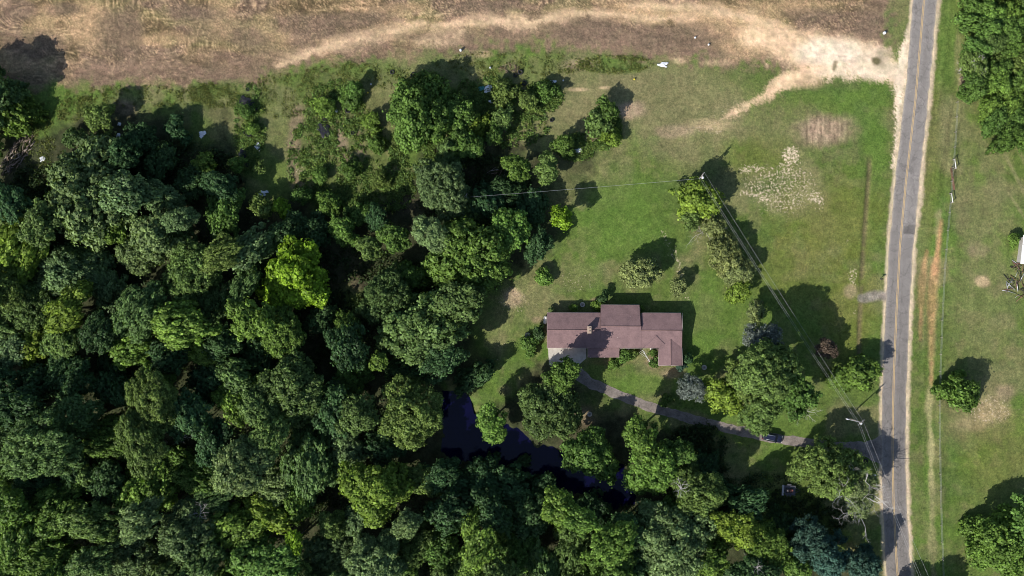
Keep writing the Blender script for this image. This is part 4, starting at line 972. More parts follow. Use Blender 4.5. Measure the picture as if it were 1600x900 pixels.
M_chim = simple('chimney_brick', (0.34, 0.24, 0.18), (0.25, 0.16, 0.12), 5, 0.9)
M_dark = simple('black_rubber', (0.028, 0.028, 0.03), (0.016, 0.016, 0.018), 6, 0.8)
M_steel = simple('galvanised_metal', (0.52, 0.53, 0.55), (0.40, 0.41, 0.43), 4, 0.45, 0.6, bstr=.05)
def glass_mat():
    m, nt, p = new_mat('window_glass')
    n = noise_node(nt, 1.5, 2)
    r = ramp(nt, n.outputs[0], [(.3, (.02, .024, .03)), (.7, (.035, .04, .05))])
    nt.links.new(r.outputs[0], p.inputs['Base Color'])
    p.inputs['Roughness'].default_value = .05
    return m
M_glass = glass_mat()

def house():
    o = W(960, 516)
    root = empty('house', (o.x, o.y, 0))
    # roof edges are seen at about 2.7-4.8 m, so step back towards the picture's centre for their true place
    def P(px, py, z):
        w = W(px, py, z)
        return Vector((w.x - o.x, w.y - o.y, z))
    E = 3.25; SL = .27
    zr = E + 4.15 * SL; zm = E + 5.15 * SL
    def slab(name, pts, mat, th=.14, parent=root):
        """a roof plane with thickness"""
        n = (pts[1] - pts[0]).cross(pts[2] - pts[0]).normalized()
        if n.z < 0: n = -n
        mb = MB(); k = len(pts)
        vs = pts + [q - n * th for q in pts]
        up = (pts[1] - pts[0]).cross(pts[2] - pts[0]).z > 0
        top = list(range(k)) if up else list(range(k))[::-1]
        fs = [tuple(top), tuple(i + k for i in top[::-1])]
        for i in range(k):
            j = (i + 1) % k
            fs.append((i, i + k, j + k, j) if up else (i, j, j + k, i + k))
        mb.add(vs, fs)
        return mb.build(name, mat, parent)
    roof = slab('roof', [P(855, 543.5, E), P(938.5, 543.5, E), P(938.5, 515.5, zr), P(855, 515.5, zr)], M_roof)           # left, south slope
    slab('roof_slope', [P(855, 515.3, zr), P(938.5, 515.3, zr), P(938.5, 488.6, E), P(855, 488.6, E)], M_roof, parent=roof)
    slab('roof_slope', [P(938.7, 543.5, E), P(1002, 543.5, E), P(1002, 509.8, zm), P(938.7, 509.8, zm)], M_roof, parent=roof)
    slab('roof_slope', [P(938.7, 509.6, zm), P(1001, 509.6, zm), P(999, 476.6, E), P(938.7, 476.6, E)], M_roof, parent=roof)
    slab('roof_slope', [P(1002.2, 543.5, E), P(1029, 543.5, E), P(1048.2, 529.5, zr - .5), P(1065.6, 543.5, E), P(1066, 516.3, zr), P(1002.2, 516.3, zr)], M_roof, parent=roof)
    slab('roof_slope', [P(1002.2, 516.1, zr), P(1066, 516.1, zr), P(1064, 489.2, E), P(1002.2, 489.2, E)], M_roof, parent=roof)
    zg = zr - .5
    slab('roof_slope', [P(1029, 543.4, E), P(1029, 571, E), P(1048.2, 571, zg), P(1048.2, 529.6, zg)], M_roof, parent=roof)
    slab('roof_slope', [P(1048.4, 529.6, zg), P(1048.4, 571, zg), P(1065, 571, E), P(1065.6, 543.4, E)], M_roof, parent=roof)
    slab('porch_roof', [P(919, 558.6, 2.25), P(967.5, 558.6, 2.25), P(967.5, 543.8, 2.5), P(919, 543.8, 2.5)], M_roof)
    # ridges
    for a, b in ((P(855, 515.4, zr + .02), P(938.4, 515.4, zr + .02)), (P(938.8, 509.7, zm + .02), P(1001, 509.7, zm + .02)), (P(1002.3, 516.2, zr + .02), P(1066, 516.2, zr + .02)), (P(1048.3, 530, zg + .02), P(1048.3, 571, zg + .02))):
        mb = MB(); mb.tube([a, b], .07, 6); mb.build('ridge_cap', M_ridge, roof)
    # verge and eave boards
    for a, b in ((P(855, 489, E - .1), P(855, 515.4, zr - .1)), (P(855, 515.4, zr - .1), P(855, 543.5, E - .1)), (P(1066.2, 489, E - .1), P(1066.2, 516.2, zr - .1)), (P(1029, 571.4, E - .1), P(1048.3, 571.4, zg - .1)), (P(1048.3, 571.4, zg - .1), P(1065, 571.4, E - .1)),
                 (P(855, 488.2, E - .12), P(938, 488.2, E - .12)), (P(939, 476.2, E - .12), P(999, 476.2, E - .12)), (P(1003, 488.8, E - .12), P(1064, 488.8, E - .12)), (P(855, 544, E - .12), P(918, 544, E - .12)), (P(968, 544, E - .12), P(1028.6, 544, E - .12)), (P(1028.6, 545, E - .12), P(1028.6, 571, E - .12)), (P(1066, 544, E - .12), P(1066, 571, E - .12))):
        mb = MB(); mb.tube([a, b], .055, 4); mb.build('eave_board', M_trim, root)
    # walls: rooms set in 0.45 m under the eaves; gable ends carried up
    def wall_block(x0, y0, x1, y1, ridge=None, axis='x', zt=E - .2):
        a = P(x0, y0, 0); b = P(x1, y1, 0)
        xa, xb = sorted((a.x, b.x)); ya, yb = sorted((a.y, b.y))
        mb = MB()
        if ridge is None:
            mb.box(((xa + xb) / 2, (ya + yb) / 2, zt / 2 - .1), (xb - xa, yb - ya, zt + .2))
        elif axis == 'x':
            rz, ry = ridge
            prof = [(ya, -.2), (yb, -.2), (yb, zt), (ry, rz), (ya, zt)]
            vs = [(xa, q[0], q[1]) for q in prof] + [(xb, q[0], q[1]) for q in prof]
            mb.add(vs, [(4, 3, 2, 1, 0), (5, 6, 7, 8, 9)] + [(i, (i + 1) % 5, 5 + (i + 1) % 5, 5 + i) for i in range(5)])
        else:
            rz, rx = ridge
            prof = [(xa, -.2), (xb, -.2), (xb, zt), (rx, rz), (xa, zt)]
            vs = [(q[0], ya, q[1]) for q in prof] + [(q[0], yb, q[1]) for q in prof]
            mb.add(vs, [(0, 1, 2, 3, 4), (9, 8, 7, 6, 5)] + [(5 + i, 5 + (i + 1) % 5, (i + 1) % 5, i) for i in range(5)])
        mb.build('wall', M_brick, root)
        return xa, xb, ya, yb
    wl = wall_block(857, 491, 938, 540.5, (zr - .3, P(900, 515.4, zr).y))
    wm = wall_block(940, 479.5, 997.5, 540.4, (zm - .3, P(970, 509.7, zm).y))
    wr = wall_block(1000, 491.5, 1061.5, 540.5, (zr - .3, P(1030, 516.2, zr).y))
    ws = wall_block(1031.5, 540.3, 1061.3, 568.5, (zg - .3, P(1048.3, 550, zg).x), 'y')
    def window(x, y, w, h, z, facing):
        rz = {'s': 0, 'e': math.pi / 2, 'n': math.pi, 'w': -math.pi / 2}[facing]
        fr = MB()
        for dx in (-1, 1): fr.box((dx * w / 2, 0, z), (.08, .1, h + .08))
        for dz in (-1, 0, 1): fr.box((0, -.004 * dz - .002, z + dz * h / 2), (w + .08, .1, .07 if dz else .04))
        f = fr.build('window', M_white, root, loc=(x, y, 0), rot=(0, 0, rz))
        pn = MB(); pn.box((0, .01, z), (w - .06, .04, h - .06)); pn.build('pane', M_glass, f)
        si = MB(); si.box((0, -.06, z - h / 2 - .09), (w + .24, .16, .07)); si.build('sill', M_conc, f)
    def wl_(r): return r
    for fx, w in ((.10, 1.4), (.36, 1.4)): window(wl[0] + (wl[1] - wl[0]) * (fx + .05), wl[2] - .02, w, 1.2, 1.45, 's')
    for px in (983, 1020): window(P(px, 541, 0).x, wm[2] - .02, 1.6, 1.3, 1.45, 's')
    for px in (870, 905): window(P(px, 490, 0).x, wl[3] + .02, 1.2, 1.1, 1.5, 'n')
    for px in (952, 985): window(P(px, 480, 0).x, wm[3] + .02, 1.5, 1.2, 1.45, 'n')
    for px in (1018, 1045): window(P(px, 491, 0).x, wr[3] + .02, 1.2, 1.1, 1.5, 'n')
    window(P(1046, 568, 0).x, ws[2] - .02, 1.8, 1.3, 1.4, 's')
    window(wr[1] + .02, (wr[2] + wr[3]) / 2 + .6, 1.2, 1.1, 1.5, 'e')
    window(wl[0] - .02, (wl[2] + wl[3]) / 2, 1.2, 1.1, 1.5, 'w')
    d = MB(); d.box((P(950, 541, 0).x, wm[2] - .02, 1.05), (.95, .08, 2.1)); dd = d.build('door', simple('dark_red_door', (.16, .04, .03), None, 3, .5), root)
    h = MB(); h.tube([(P(950, 541, 0).x + .36, wm[2] - .05, 1.0), (P(950, 541, 0).x + .36, wm[2] - .13, 1.0)], .03, 8); h.build('handle', M_steel, dd)
    for px in (921.5, 943, 965.5):
        q = P(px, 557.5, 0); mb = MB(); mb.box((q.x, q.y, 1.06), (.12, .12, 2.12)); mb.box((q.x, q.y, .06), (.2, .2, .12)); mb.build('porch_post', M_white, root)
    a = P(918, 558, 0); b = P(968, 542, 0)
    mb = MB(); mb.box(((a.x + b.x) / 2, (a.y + b.y) / 2, .04), (b.x - a.x, b.y - a.y, .12)); mb.build('porch_floor', M_conc, root)
    # chimney with its cap
    c = P(920, 515, zr); mb = MB(); mb.box((c.x, c.y, zr + .15), (.78, 1.5, 2.5))
    ch = mb.build('chimney', M_chim, root)
    mb = MB(); mb.box((c.x, c.y, zr + 1.46), (.96, 1.68, .12)); mb.build('chimney_cap', simple('mortar_cap', (.42, .33, .26), None, 4, .9), ch)
    for dy in (-.38, .38):
        mb = MB(); mb.tube([(c.x, c.y + dy, zr + 1.52), (c.x, c.y + dy, zr + 1.72)], .17, 10); mb.build('flue', M_chim, ch)
    for px, py, z in ((1038.8, 553.5, 3.15), (965, 527, 3.9), (985, 495, 3.9)):
        q = P(px, py, z); mb = MB(); mb.tube([(q.x, q.y, z - .35), (q.x, q.y, z + .12)], .07, 8); mb.build('vent_pipe', M_dark if px > 1000 else M_trim, root)
    # white bay sill under the front windows
    for px in (1022,):
        q = P(px, 545.5, 1); mb = MB(); mb.box((q.x, q.y, .55), (1.7, .5, 1.1)); mb.build('window_box', M_white, root)
    q = P(978, 545.5, 1); mb = MB(); mb.box((q.x, q.y, .45), (2.2, .5, .9)); mb.build('window_box', M_white, root)
    tag(root, 'long low brick house with brown shingle roof and a south-east wing', 'house')
    return root
house()
# concrete patio in front of the left wing
def slab_struct(name, poly, z, th, mat):
    k = len(poly); pts = [W(*p) for p in poly]
    mb = MB()
    mb.add([(p.x, p.y, z) for p in pts] + [(p.x, p.y, z - th) for p in pts], [tuple(range(k))[::-1], tuple(range(k, 2 * k))] + [(i, (i + 1) % k, k + (i + 1) % k, k + i) for i in range(k)])
    return tag(mb.build(name, mat), kind='structure')
slab_struct('patio', [(856, 541), (916, 541), (916, 560), (903, 571), (880, 580), (858, 570)], .075, .2, M_conc)

# television aerial on a mast by the front wall
def aerial():
    b = W(999, 545); root = empty('television_aerial', b)
    mb = MB(); mb.tube([(0, 0, -.05), (0, 0, 4), (0, 0, 8.2)], [.045, .04, .03], 6); mb.build('mast', M_steel, root)
    d = Vector((.54, -.84, 0)); n = Vector((.84, .54, 0))
    c = Vector((.35, -.9, 8.0))
    mb = MB(); mb.tube([c - d * 1.3, c + d * 1.9], .045, 5); mb.tube([(0, 0, 8.0), tuple(c)], .03, 5); mb.build('boom', M_white, root)
    for i in range(9):
        t = -1.25 + i * .38; L = .95 - i * .06
        if i > 3: L *= .55
        mb = MB(); mb.tube([c + d * t - n * L, c + d * t + n * L], .018, 4); mb.build('element', M_white, root)
    tag(root, 'white television aerial on a thin mast in front of the house', 'aerial')
aerial()

# ------------------------------------------------------------------ power poles and wires
M_pole = simple('weathered_pole_wood', (0.36, 0.32, 0.28), (0.24, 0.21, 0.18), 4, 0.9)
M_wire = simple('aluminium_wire', (0.62, 0.63, 0.65), (0.5, 0.5, 0.52), 4, 0.45, 0.3, bstr=0)
M_cer = simple('grey_porcelain', (0.62, 0.62, 0.62), (0.5, 0.5, 0.5), 6, 0.3)
def pole(px, py, h, ang, arm, label, transformer=False, lamp=False):
    b = W(px, py, h); b.z = 0
    root = empty('utility_pole', b, ang)
    mb = MB(); mb.tube([(0, 0, -.3), (0, 0, h * .5), (0, 0, h)], [.17, .14, .11], 10); mb.build('pole', M_pole, root)
    tips = []
    for z, l in arm:
        mb = MB(); mb.box((0, .14, z), (l, .10, .12)); ca = mb.build('crossarm', M_pole, root)
        for s in (-1, 1):
            mb = MB(); mb.tube([(s * .1, .14, z - .8), (s * l * .32, .16, z - .07)], .025, 4); mb.build('brace', M_steel, ca)
        for s in (-.94, -.5, .5, .94):
            mb = MB(); mb.lathe([(.0, z + .06), (.06, z + .06), (.075, z + .12), (.045, z + .16), (.07, z + .2), (.03, z + .26), (0, z + .27)], 8, Matrix.Translation((s * l / 2, .14, 0)))
            mb.build('insulator', M_cer, ca)
            tips.append(Vector((s * l / 2, .14, z + .25)))
    if transformer:
        mb = MB(); mb.lathe([(0, h - 2.1), (.24, h - 2.1), (.26, h - 2.0), (.26, h - 1.2), (.2, h - 1.1), (0, h - 1.08)], 14, Matrix.Translation((0, -.38, 0))); mb.build('transformer', M_cer, root)
    mb = MB(); mb.lathe([(.12, h), (.10, h + .05), (0, h + .08)], 10); mb.build('pole_cap', M_steel, root)
    if lamp:
        iv = Matrix.Rotation(-ang, 3, 'Z'); d = iv @ Vector((-.97, .26, 0))
        mb = MB(); mb.tube([d * .1 + Vector((0, 0, h - .9)), d * 1.2 + Vector((0, 0, h - .35)), d * 3.1 + Vector((0, 0, h - .2))], [.05, .045, .04], 6); la = mb.build('lamp_arm', M_steel, root)
        mb = MB(); mb.tube([d * 3.0 + Vector((0, 0, h - .2)), d * 3.4 + Vector((0, 0, h - .2)), d * 3.8 + Vector((0, 0, h - .24))], [.10, .17, .08], 8); mb.build('lamp_head', M_cer, la)
    tag(root, label, 'utility pole', 'poles along the power line')
    R = Matrix.Rotation(ang, 4, 'Z')
    return [Vector(b) + R @ t for t in tips]
HP = 9.2
# the line runs lower right; crossarms lie across it
p1 = W(1098, 275, HP); p2 = W(1345, 660, HP)
run = math.atan2(p2.y - p1.y, p2.x - p1.x)
t1 = pole(1098, 275, HP, run + math.pi / 2 + .4, [(HP - .35, 1.9), (HP - 1.1, 1.5)], 'upper utility pole with double crossarm above the yellow-green lawn tree', True)
t2 = pole(1347, 661, HP, run + math.pi / 2 + .15, [(HP - .35, 1.9)], 'lower utility pole with a long street lamp arm near the driveway mouth', True, True)
t3 = pole(1470, 960, HP, run + math.pi / 2, [(HP - .35, 2.4)], 'utility pole beyond the bottom edge past the road')
t0 = pole(728, 306, HP - .8, .9, [(HP - 1.2, 1.2)], 'utility pole half hidden in the trees at the left end of the wire')
def wire(a, b, sag, label, r=.009):
    n = 24; pts = []
    o = (a + b) / 2; o.z = 0
    for i in range(n + 1):
        t = i / n
        p = a.lerp(b, t); p.z -= sag * 4 * t * (1 - t)
        pts.append(p - o)
    mb = MB(); mb.tube(pts, r, 5)
    ob = mb.build('overhead_wire', M_wire, None, loc=o)
    tag(ob, label, 'wire', 'overhead wires')
wire(t1[0], t2[0], 1.0, 'left overhead wire between the two utility poles')
wire(t1[1], t2[1], 1.1, 'middle overhead wire between the two utility poles')
wire(t1[3], t2[2], 1.0, 'right overhead wire between the two utility poles')
wire(t2[0], t3[0], 1.1, 'left overhead wire running from the lower pole over the road')
wire(t2[1], t3[1], 1.2, 'middle overhead wire running from the lower pole over the road')
wire(t2[2], t3[3], 1.1, 'right overhead wire running from the lower pole over the road')
wire(t1[4], t0[0], .8, 'single pale overhead wire from the upper pole across the lawn into the trees', .015)

# ------------------------------------------------------------------ parked car
M_paint = None
def car_paint():
    m, nt, p = new_mat('navy_car_paint')
    n = noise_node(nt, 8, 3)
    r = ramp(nt, n.outputs[0], [(.3, (.010, .012, .030)), (.7, (.014, .017, .040))])
    nt.links.new(r.outputs[0], p.inputs['Base Color'])
    p.inputs['Roughness'].default_value = .22; p.inputs['Coat Weight'].default_value = .6
    return m
def wheel(root, x, y, r, w, parent=None, ang=0):
    M = Matrix.Translation((x, y, r)) @ Matrix.Rotation(math.pi / 2, 4, 'X')
    mb = MB(); mb.lathe([(r * .62, -w / 2), (r * .92, -w / 2), (r, -w * .34), (r, w * .34), (r * .92, w / 2), (r * .62, w / 2)], 20, M, True)
    t = mb.build('wheel', M_dark, root)
    mb = MB(); mb.lathe([(0, w * .3), (r * .2, w * .34), (r * .6, w * .4), (r * .62, -w * .4), (r * .2, -w * .34), (0, -w * .3)], 14, M); mb.build('rim', M_steel, t)
def car():
    b = W(1206, 683)
    ang = math.radians(-11)
    root = empty('car', (b.x, b.y, .03), ang)
    L, Wd = 4.8, 1.86
    paint = car_paint()
    # body: cross-sections along the length, front at +x
    xs = [-2.38, -2.30, -1.95, -1.2, 0, .8, 1.05, 1.9, 2.25, 2.38]
    zt = [.82, 1.02, 1.06, 1.06, 1.04, 1.03, 1.02, .95, .84, .66]
    hw = [.72, .84, .90, .93, .93, .93, .93, .90, .80, .66]
    v = []; f = []
    for x, z, w in zip(xs, zt, hw):
        v += [(x, -w * .9, .30), (x, -w, .5), (x, -w * 1.0, z - .22), (x, -w * .90, z), (x, 0, z + .03), (x, w * .90, z), (x, w, z - .22), (x, w, .5), (x, w * .9, .30)]
    m = 9
    for i in range(len(xs) - 1):
        for k in range(m - 1):
            f.append((i * m + k, (i + 1) * m + k, (i + 1) * m + k + 1, i * m + k + 1))
        f.append((i * m + m - 1, (i + 1) * m + m - 1, (i + 1) * m, i * m))
    f.append(tuple(range(m))); f.append(tuple((len(xs) - 1) * m + k for k in reversed(range(m))))
    mb = MB(); mb.add(v, f, True); mb.build('body', paint, root)
    # glasshouse and roof
    def frustum(name, x0, x1, w0, z0, X0, X1, w1, z1, mat, parent=root):
        mb = MB(); mb.add([(x0, -w0, z0), (x1, -w0, z0), (x1, w0, z0), (x0, w0, z0), (X0, -w1, z1), (X1, -w1, z1), (X1, w1, z1), (X0, w1, z1)], [(0, 3, 2, 1), (4, 5, 6, 7), (0, 1, 5, 4), (1, 2, 6, 5), (2, 3, 7, 6), (3, 0, 4, 7)])
        return mb.build(name, mat, parent)
    cab = frustum('cabin_glass', -2.22, 1.12, .84, 1.02, -1.98, .42, .66, 1.62, M_glass)
    rf = frustum('roof', -2.04, .46, .68, 1.615, -1.94, .36, .60, 1.68, paint)
    for s in (-1, 1):
        mb = MB(); mb.tube([(-1.8, s * .56, 1.72), (.2, s * .56, 1.72)], .035, 5); mb.build('roof_rail', M_steel, rf)
        for x in (-2.12, -1.05, -.1, .95):
            mb = MB()
            t = 1.0 if -2 < x < .5 else 0
            xt = min(max(x, -1.96), .42)
            mb.tube([(x if t else (1.12 if x > 0 else -2.2), s * .85, 1.02), (xt, s * .67, 1.62)], .04, 4); mb.build('pillar', paint, cab)
        mb = MB(); mb.box((.78, s * 1.02, 1.08), (.16, .2, .14)); mb.build('mirror', paint, root)
        mb = MB(); mb.box((2.2, s * .62, .74), (.2, .36, .14)); mb.build('headlight', M_white, root)
        mb = MB(); mb.box((-2.32, s * .7, .88), (.12, .18, .3)); mb.build('tail_light', simple('red_lens', (.35, .02, .02), None, 5, .2), root)
        for x0, x1 in ((-1.15, -.12), (-.08, .92)):
            mb = MB(); mb.box(((x0 + x1) / 2, s * .935, .72), (x1 - x0, .02, .5)); d = mb.build('door', paint, root)
            mb = MB(); mb.box((x0 + .14, s * .955, .88), (.16, .03, .03)); mb.build('handle', M_steel, d)
    mb = MB(); mb.box((2.36, 0, .42), (.12, 1.5, .2)); mb.build('bumper', M_dark, root)
    mb = MB(); mb.box((-2.38, 0, .46), (.12, 1.6, .22)); mb.build('bumper', M_dark, root)
    for x in (-1.42, 1.45):
        for s in (-1, 1): wheel(root, x, s * .82, .35, .24)
    tag(root, 'dark navy estate car parked on the shaded driveway', 'car')
car()
def trailer():
    b = W(1232, 765)
    root = empty('utility_trailer', (b.x, b.y, 0), math.radians(-3))
    grey = simple('weathered_steel', (.12, .12, .14), None, 4, .6, .4)
    mb = MB(); mb.box((0, 0, .55), (3.0, 2.2, .12)); mb.build('bed', grey, root)
    for s in (-1, 1):
        mb = MB(); mb.box((0, s * 1.1, .95), (3.0, .06, .06))
        for x in (-1.4, -.5, .5, 1.4): mb.box((x, s * 1.1, .77), (.06, .055, .34))
        mb.build('side_rail', grey, root)
        mb = MB(); mb.box((-.1, s * 1.32, .78), (1.0, .34, .05)); mb.build('mudguard', grey, root)
        wheel(root, -.1, s * 1.32, .33, .22)
    mb = MB(); mb.box((-1.62, 0, 1.0), (.5, 2.5, .10)); mb.build('ramp', simple('grey_ramp_boards', (.42, .42, .44), None, 4, .8), root)
    mb = MB(); mb.tube([(1.5, .6, .5), (2.7, 0, .5)], .06, 6); mb.tube([(1.5, -.6, .5), (2.7, 0, .5)], .06, 6); mb.build('drawbar', grey, root)
    mb = MB(); mb.tube([(2.5, 0, 0), (2.5, 0, .7)], .05, 6); mb.build('jockey_stand', grey, root)
    tag(root, 'dark open trailer with grey end ramp in the shade below the driveway', 'trailer')
    c = empty('garden_tractor', (b.x - .1, b.y - .05, .61), math.radians(-3))
    mb = MB(); mb.box((.45, 0, .45), (.8, .6, .4)); mb.build('bonnet', simple('dull_red_paint', (.26, .10, .08), None, 4, .5), c)
    mb = MB(); mb.box((-.35, 0, .5), (.4, .5, .15)); mb.box((-.55, 0, .75), (.1, .5, .4)); mb.build('seat', simple('tan_seat', (.42, .33, .27), None, 4, .7), c)
    mb = MB(); mb.box((-.1, 0, .22), (1.5, .7, .12)); mb.build('frame', grey, c)
    for x, r in ((-.5, .28), (.6, .2)):
        for s in (-1, 1): wheel(c, x, s * .45, r, .18)
    tag(c, 'small red garden tractor standing on the dark trailer', 'tractor')
trailer()

# ------------------------------------------------------------------ roadside things
def mailbox(px, py, label, mat, post=M_pole):
    b = W(px, py)
    root = empty('mailbox', (b.x, b.y, 0), math.radians(5))
    mb = MB(); mb.box((0, 0, .5), (.1, .1, 1.1)); mb.build('post', post, root)
    mb = MB(); pr = [(-.14, 1.05), (.14, 1.05), (.14, 1.2), (.1, 1.3), (0, 1.34), (-.1, 1.3), (-.14, 1.2)]
    k = len(pr); vs = [(-.3, y, z) for y, z in pr] + [(.3, y, z) for y, z in pr]
    mb.add(vs, [tuple(range(k))[::-1], tuple(range(k, 2 * k))] + [(i, (i + 1) % k, k + (i + 1) % k, k + i) for i in range(k)]); bx = mb.build('box', mat, root)
    mb = MB(); mb.box((.1, -.16, 1.3), (.03, .02, .2)); mb.build('flag', simple('red_flag', (.5, .04, .03), None, 3, .5), root)
    tag(root, label, 'mailbox')
mailbox(1364, 741, 'white mailbox on a post at the road edge below the driveway', M_white)
mailbox(1375, 436, 'dark mailbox at the road edge above the gravel apron', M_dark)

def fence():
    line = [(1494, 160), (1490, 230), (1487, 262), (1484, 305), (1479, 360), (1474, 420), (1470, 500), (1467, 580), (1466, 660), (1467, 740), (1469, 820), (1472, 900), (1475, 960)]
    root = empty('wire_fence', W(1480, 350))
    o = root.location
    pts = []
    d = 0
    L = [W(*p) for p in line]
    for a, b in zip(L[:-1], L[1:]):
        n = max(1, int((b - a).length / 3.2))
        for k in range(n): pts.append(a.lerp(b, k / n))
    mb = MB(); mb.tube([(0, 0, -.2), (0, 0, .6), (0, 0, 1.25)], [.07, .065, .06], 6); pm = mb.mesh('post', M_pole)
    for p in pts: link('post', pm, root, p - o)
    for z in (.35, .7, 1.1):
        mb = MB(); mb.tube([p - o + Vector((.075, 0, z)) for p in pts], .012, 3); mb.build('wire', M_wire, root)
    tag(root, 'thin post and wire fence along the verge beyond the road', 'fence')
    g = empty('farm_gate', W(1486, 280), math.radians(98))
    rust = simple('rusty_pipe', (.26, .12, .09), (.16, .08, .06), 5, .8)
    for z in (.35, .65, .95, 1.25):
        mb = MB(); mb.tube([(-2.6, 0, z), (2.6, 0, z)], .04, 5); mb.build('rail', rust, g)
    for x in (-2.6, 0, 2.6):
        mb = MB(); mb.tube([(x, 0, .3), (x, 0, 1.3)], .045, 5); mb.build('upright', rust, g)
    tag(g, 'rusty red pipe gate in the fence beyond the road', 'gate')
    for (px, py), w in (((1489, 257), 'upper'), ((1484, 310), 'lower')):
        q = empty('gate_brace', W(px, py), math.radians(98))
        for x in (-1.1, 1.1):
            mb = MB(); mb.tube([(x, 0, -.2), (x, 0, 1.5)], .11, 8); mb.build('post', M_pole, q)
        mb = MB(); mb.tube([(-1.1, 0, 1.3), (1.1, 0, 1.3)], .09, 6); mb.build('rail', M_white, q)
        tag(q, 'pale wooden H-brace at the %s end of the rusty gate' % w, 'fence brace')
fence()

def shed():
    b = W(1597, 391)
    root = empty('white_roofed_shed', b, math.radians(-7))
    def M(x, y, z): return (x, y, z)
    mb = MB(); mb.box((.6, 0, 1.1), (3.2, 6.0, 2.2)); mb.build('wall', simple('shed_boards', (.4, .38, .36), None, 3, .8), root)
    for i in range(6):
        mb = MB(); y = -2.9 + i * 1.16
        vs = [(-1.25, y - .56, 2.28), (2.5, y - .56, 2.75), (2.5, y + .56, 2.75), (-1.25, y + .56, 2.28)]
        mb.add(vs + [(a, c, z - .05) for a, c, z in vs], [(0, 1, 2, 3), (7, 6, 5, 4), (0, 4, 5, 1), (1, 5, 6, 2), (2, 6, 7, 3), (3, 7, 4, 0)])
        mb.build('roof_panel', M_white, root, rot=(0, 0, rt.uniform(-.02, .02)))
    tag(root, 'white-roofed shed cut by the right edge beyond the road', 'shed')
shed()

# ------------------------------------------------------------------ junk
def stick_pile(name, px, py, rx, ry, n, label, cat, mats, Lr, rr, seed, part='log', hmax=.8, ang=None):
    r = random.Random(seed)
    root = empty(name, W(px, py))
    for i in range(n):
        a = r.uniform(0, 6.28) if ang is None else ang + r.gauss(0, .5)
        d = math.sqrt(r.random())
        t = r.uniform(0, 6.28)
        x = math.cos(t) * d * rx / S; y = math.sin(t) * d * ry / S
        if ang is not None: x, y = x * math.cos(ang) - y * math.sin(ang), x * math.sin(ang) + y * math.cos(ang)
        z = (1 - d * d) * hmax * r.uniform(.3, 1) + .08
        L = r.uniform(*Lr); rad = r.uniform(*rr)
        v = Vector((math.cos(a), math.sin(a), r.uniform(-.15, .25))) * L / 2
        c = Vector((x, y, z))
        m_ = Vector((r.uniform(-.1, .1), r.uniform(-.1, .1), r.uniform(-.05, .1))) * L
        mb = MB(); mb.tube([c - v, c + m_ * .5, c + v], [rad, rad * .9, rad * .65], 6); mb.build(part, r.choice(mats), root)
    tag(root, label, cat)
M_log = simple('grey_logs', (.30, .26, .23), (.17, .14, .12), 4, .9)
M_log2 = simple('pinkish_stripped_logs', (.36, .26, .20), (.22, .16, .12), 4, .9)
M_rust = simple('rusty_iron', (.20, .10, .075), (.12, .06, .045), 4, .85)
stick_pile('log_pile', 28, 240, 40, 14, 120, 'heap of cut grey logs at the left edge of the wood', 'log pile', [M_log, M_log2, M_bark, M_bark], (.6, 1.9), (.07, .16), 3, hmax=1.2, ang=math.radians(52))
stick_pile('brush_heap', 1508, 125, 10, 22, 26, 'burnt brush heap at the thicket edge beyond the road', 'brush heap', [M_log, M_bark, M_dark], (.8, 2.4), (.03, .07), 4, 'branch', .5)
stick_pile('scrap_heap', 1590, 440, 18, 30, 46, 'rusty scrap iron heap below the white-roofed shed', 'scrap heap', [M_rust, M_rust, M_steel, M_dark, M_bark], (1.0, 3.4), (.04, .10), 5, 'bar', .6)
stick_pile('timber_heap', 926, 214, 14, 9, 22, 'tangle of reddish boards at the foot of the bush pair', 'timber heap', [M_rust, M_log, M_log2], (.7, 1.9), (.04, .09), 6, 'board', .4)
stick_pile('branch_heap', 795, 108, 16, 8, 34, 'reddish brush heap among tyres below the bare field', 'brush heap', [M_rust, M_log2, M_bark], (.6, 1.8), (.03, .06), 7, 'branch', .5)
stick_pile('plank_pile', 775, 268, 22, 6, 12, 'pale planks lying in the shady gap above the wire', 'planks', [M_log, M_log2, M_pale], (1.2, 3.5), (.05, .08), 8, 'plank', .3, ang=0.1)
def tyre_mesh():
    mb = MB(); mb.lathe([(.20, 0), (.33, -.02), (.38, .05), (.38, .17), (.33, .24), (.20, .22), (.24, .11)], 18, None, True)
    return mb.mesh('tyre', M_dark)
TY = tyre_mesh()
TYRES = [((387, 140), 'topmost tyre of the left junk row'), ((383, 163), 'tyre left of the blue can in the left junk row'), ((399, 170), 'tyre right of the blue can in the left junk row'), ((384, 208), 'left of two tyres together in the left junk row'), ((389, 210), 'right of two tyres together in the left junk row'), ((381, 244), 'tyre in the black heap of the left junk row'), ((387, 258), 'lowest tyre of the left junk row'),
         ((544, 173), 'lone tyre by the white can in the junk meadow'), ((551, 208), 'tyre on bare soil in the middle of the junk meadow'), ((508, 187), 'tyre above the black sheeting'), ((613, 113), 'tyre at the upper left of the broad meadow oak'), ((645, 117), 'tyre at the top of the broad meadow oak'), ((634, 234), 'tyre in the grass below the broad meadow oak'),
         ((805, 118), 'left tyre of the brush heap'), ((813, 113), 'upper right tyre of the brush heap'), ((819, 130), 'pale-rimmed tyre below the brush heap'), ((862, 188), 'tyre by the shaded tree in the middle meadow'), ((850, 130), 'tyre under the isolated bush'), ((737, 474), 'tyre at the wood edge left of the house'), ((1352, 720), 'tyre beside the driveway mouth')]
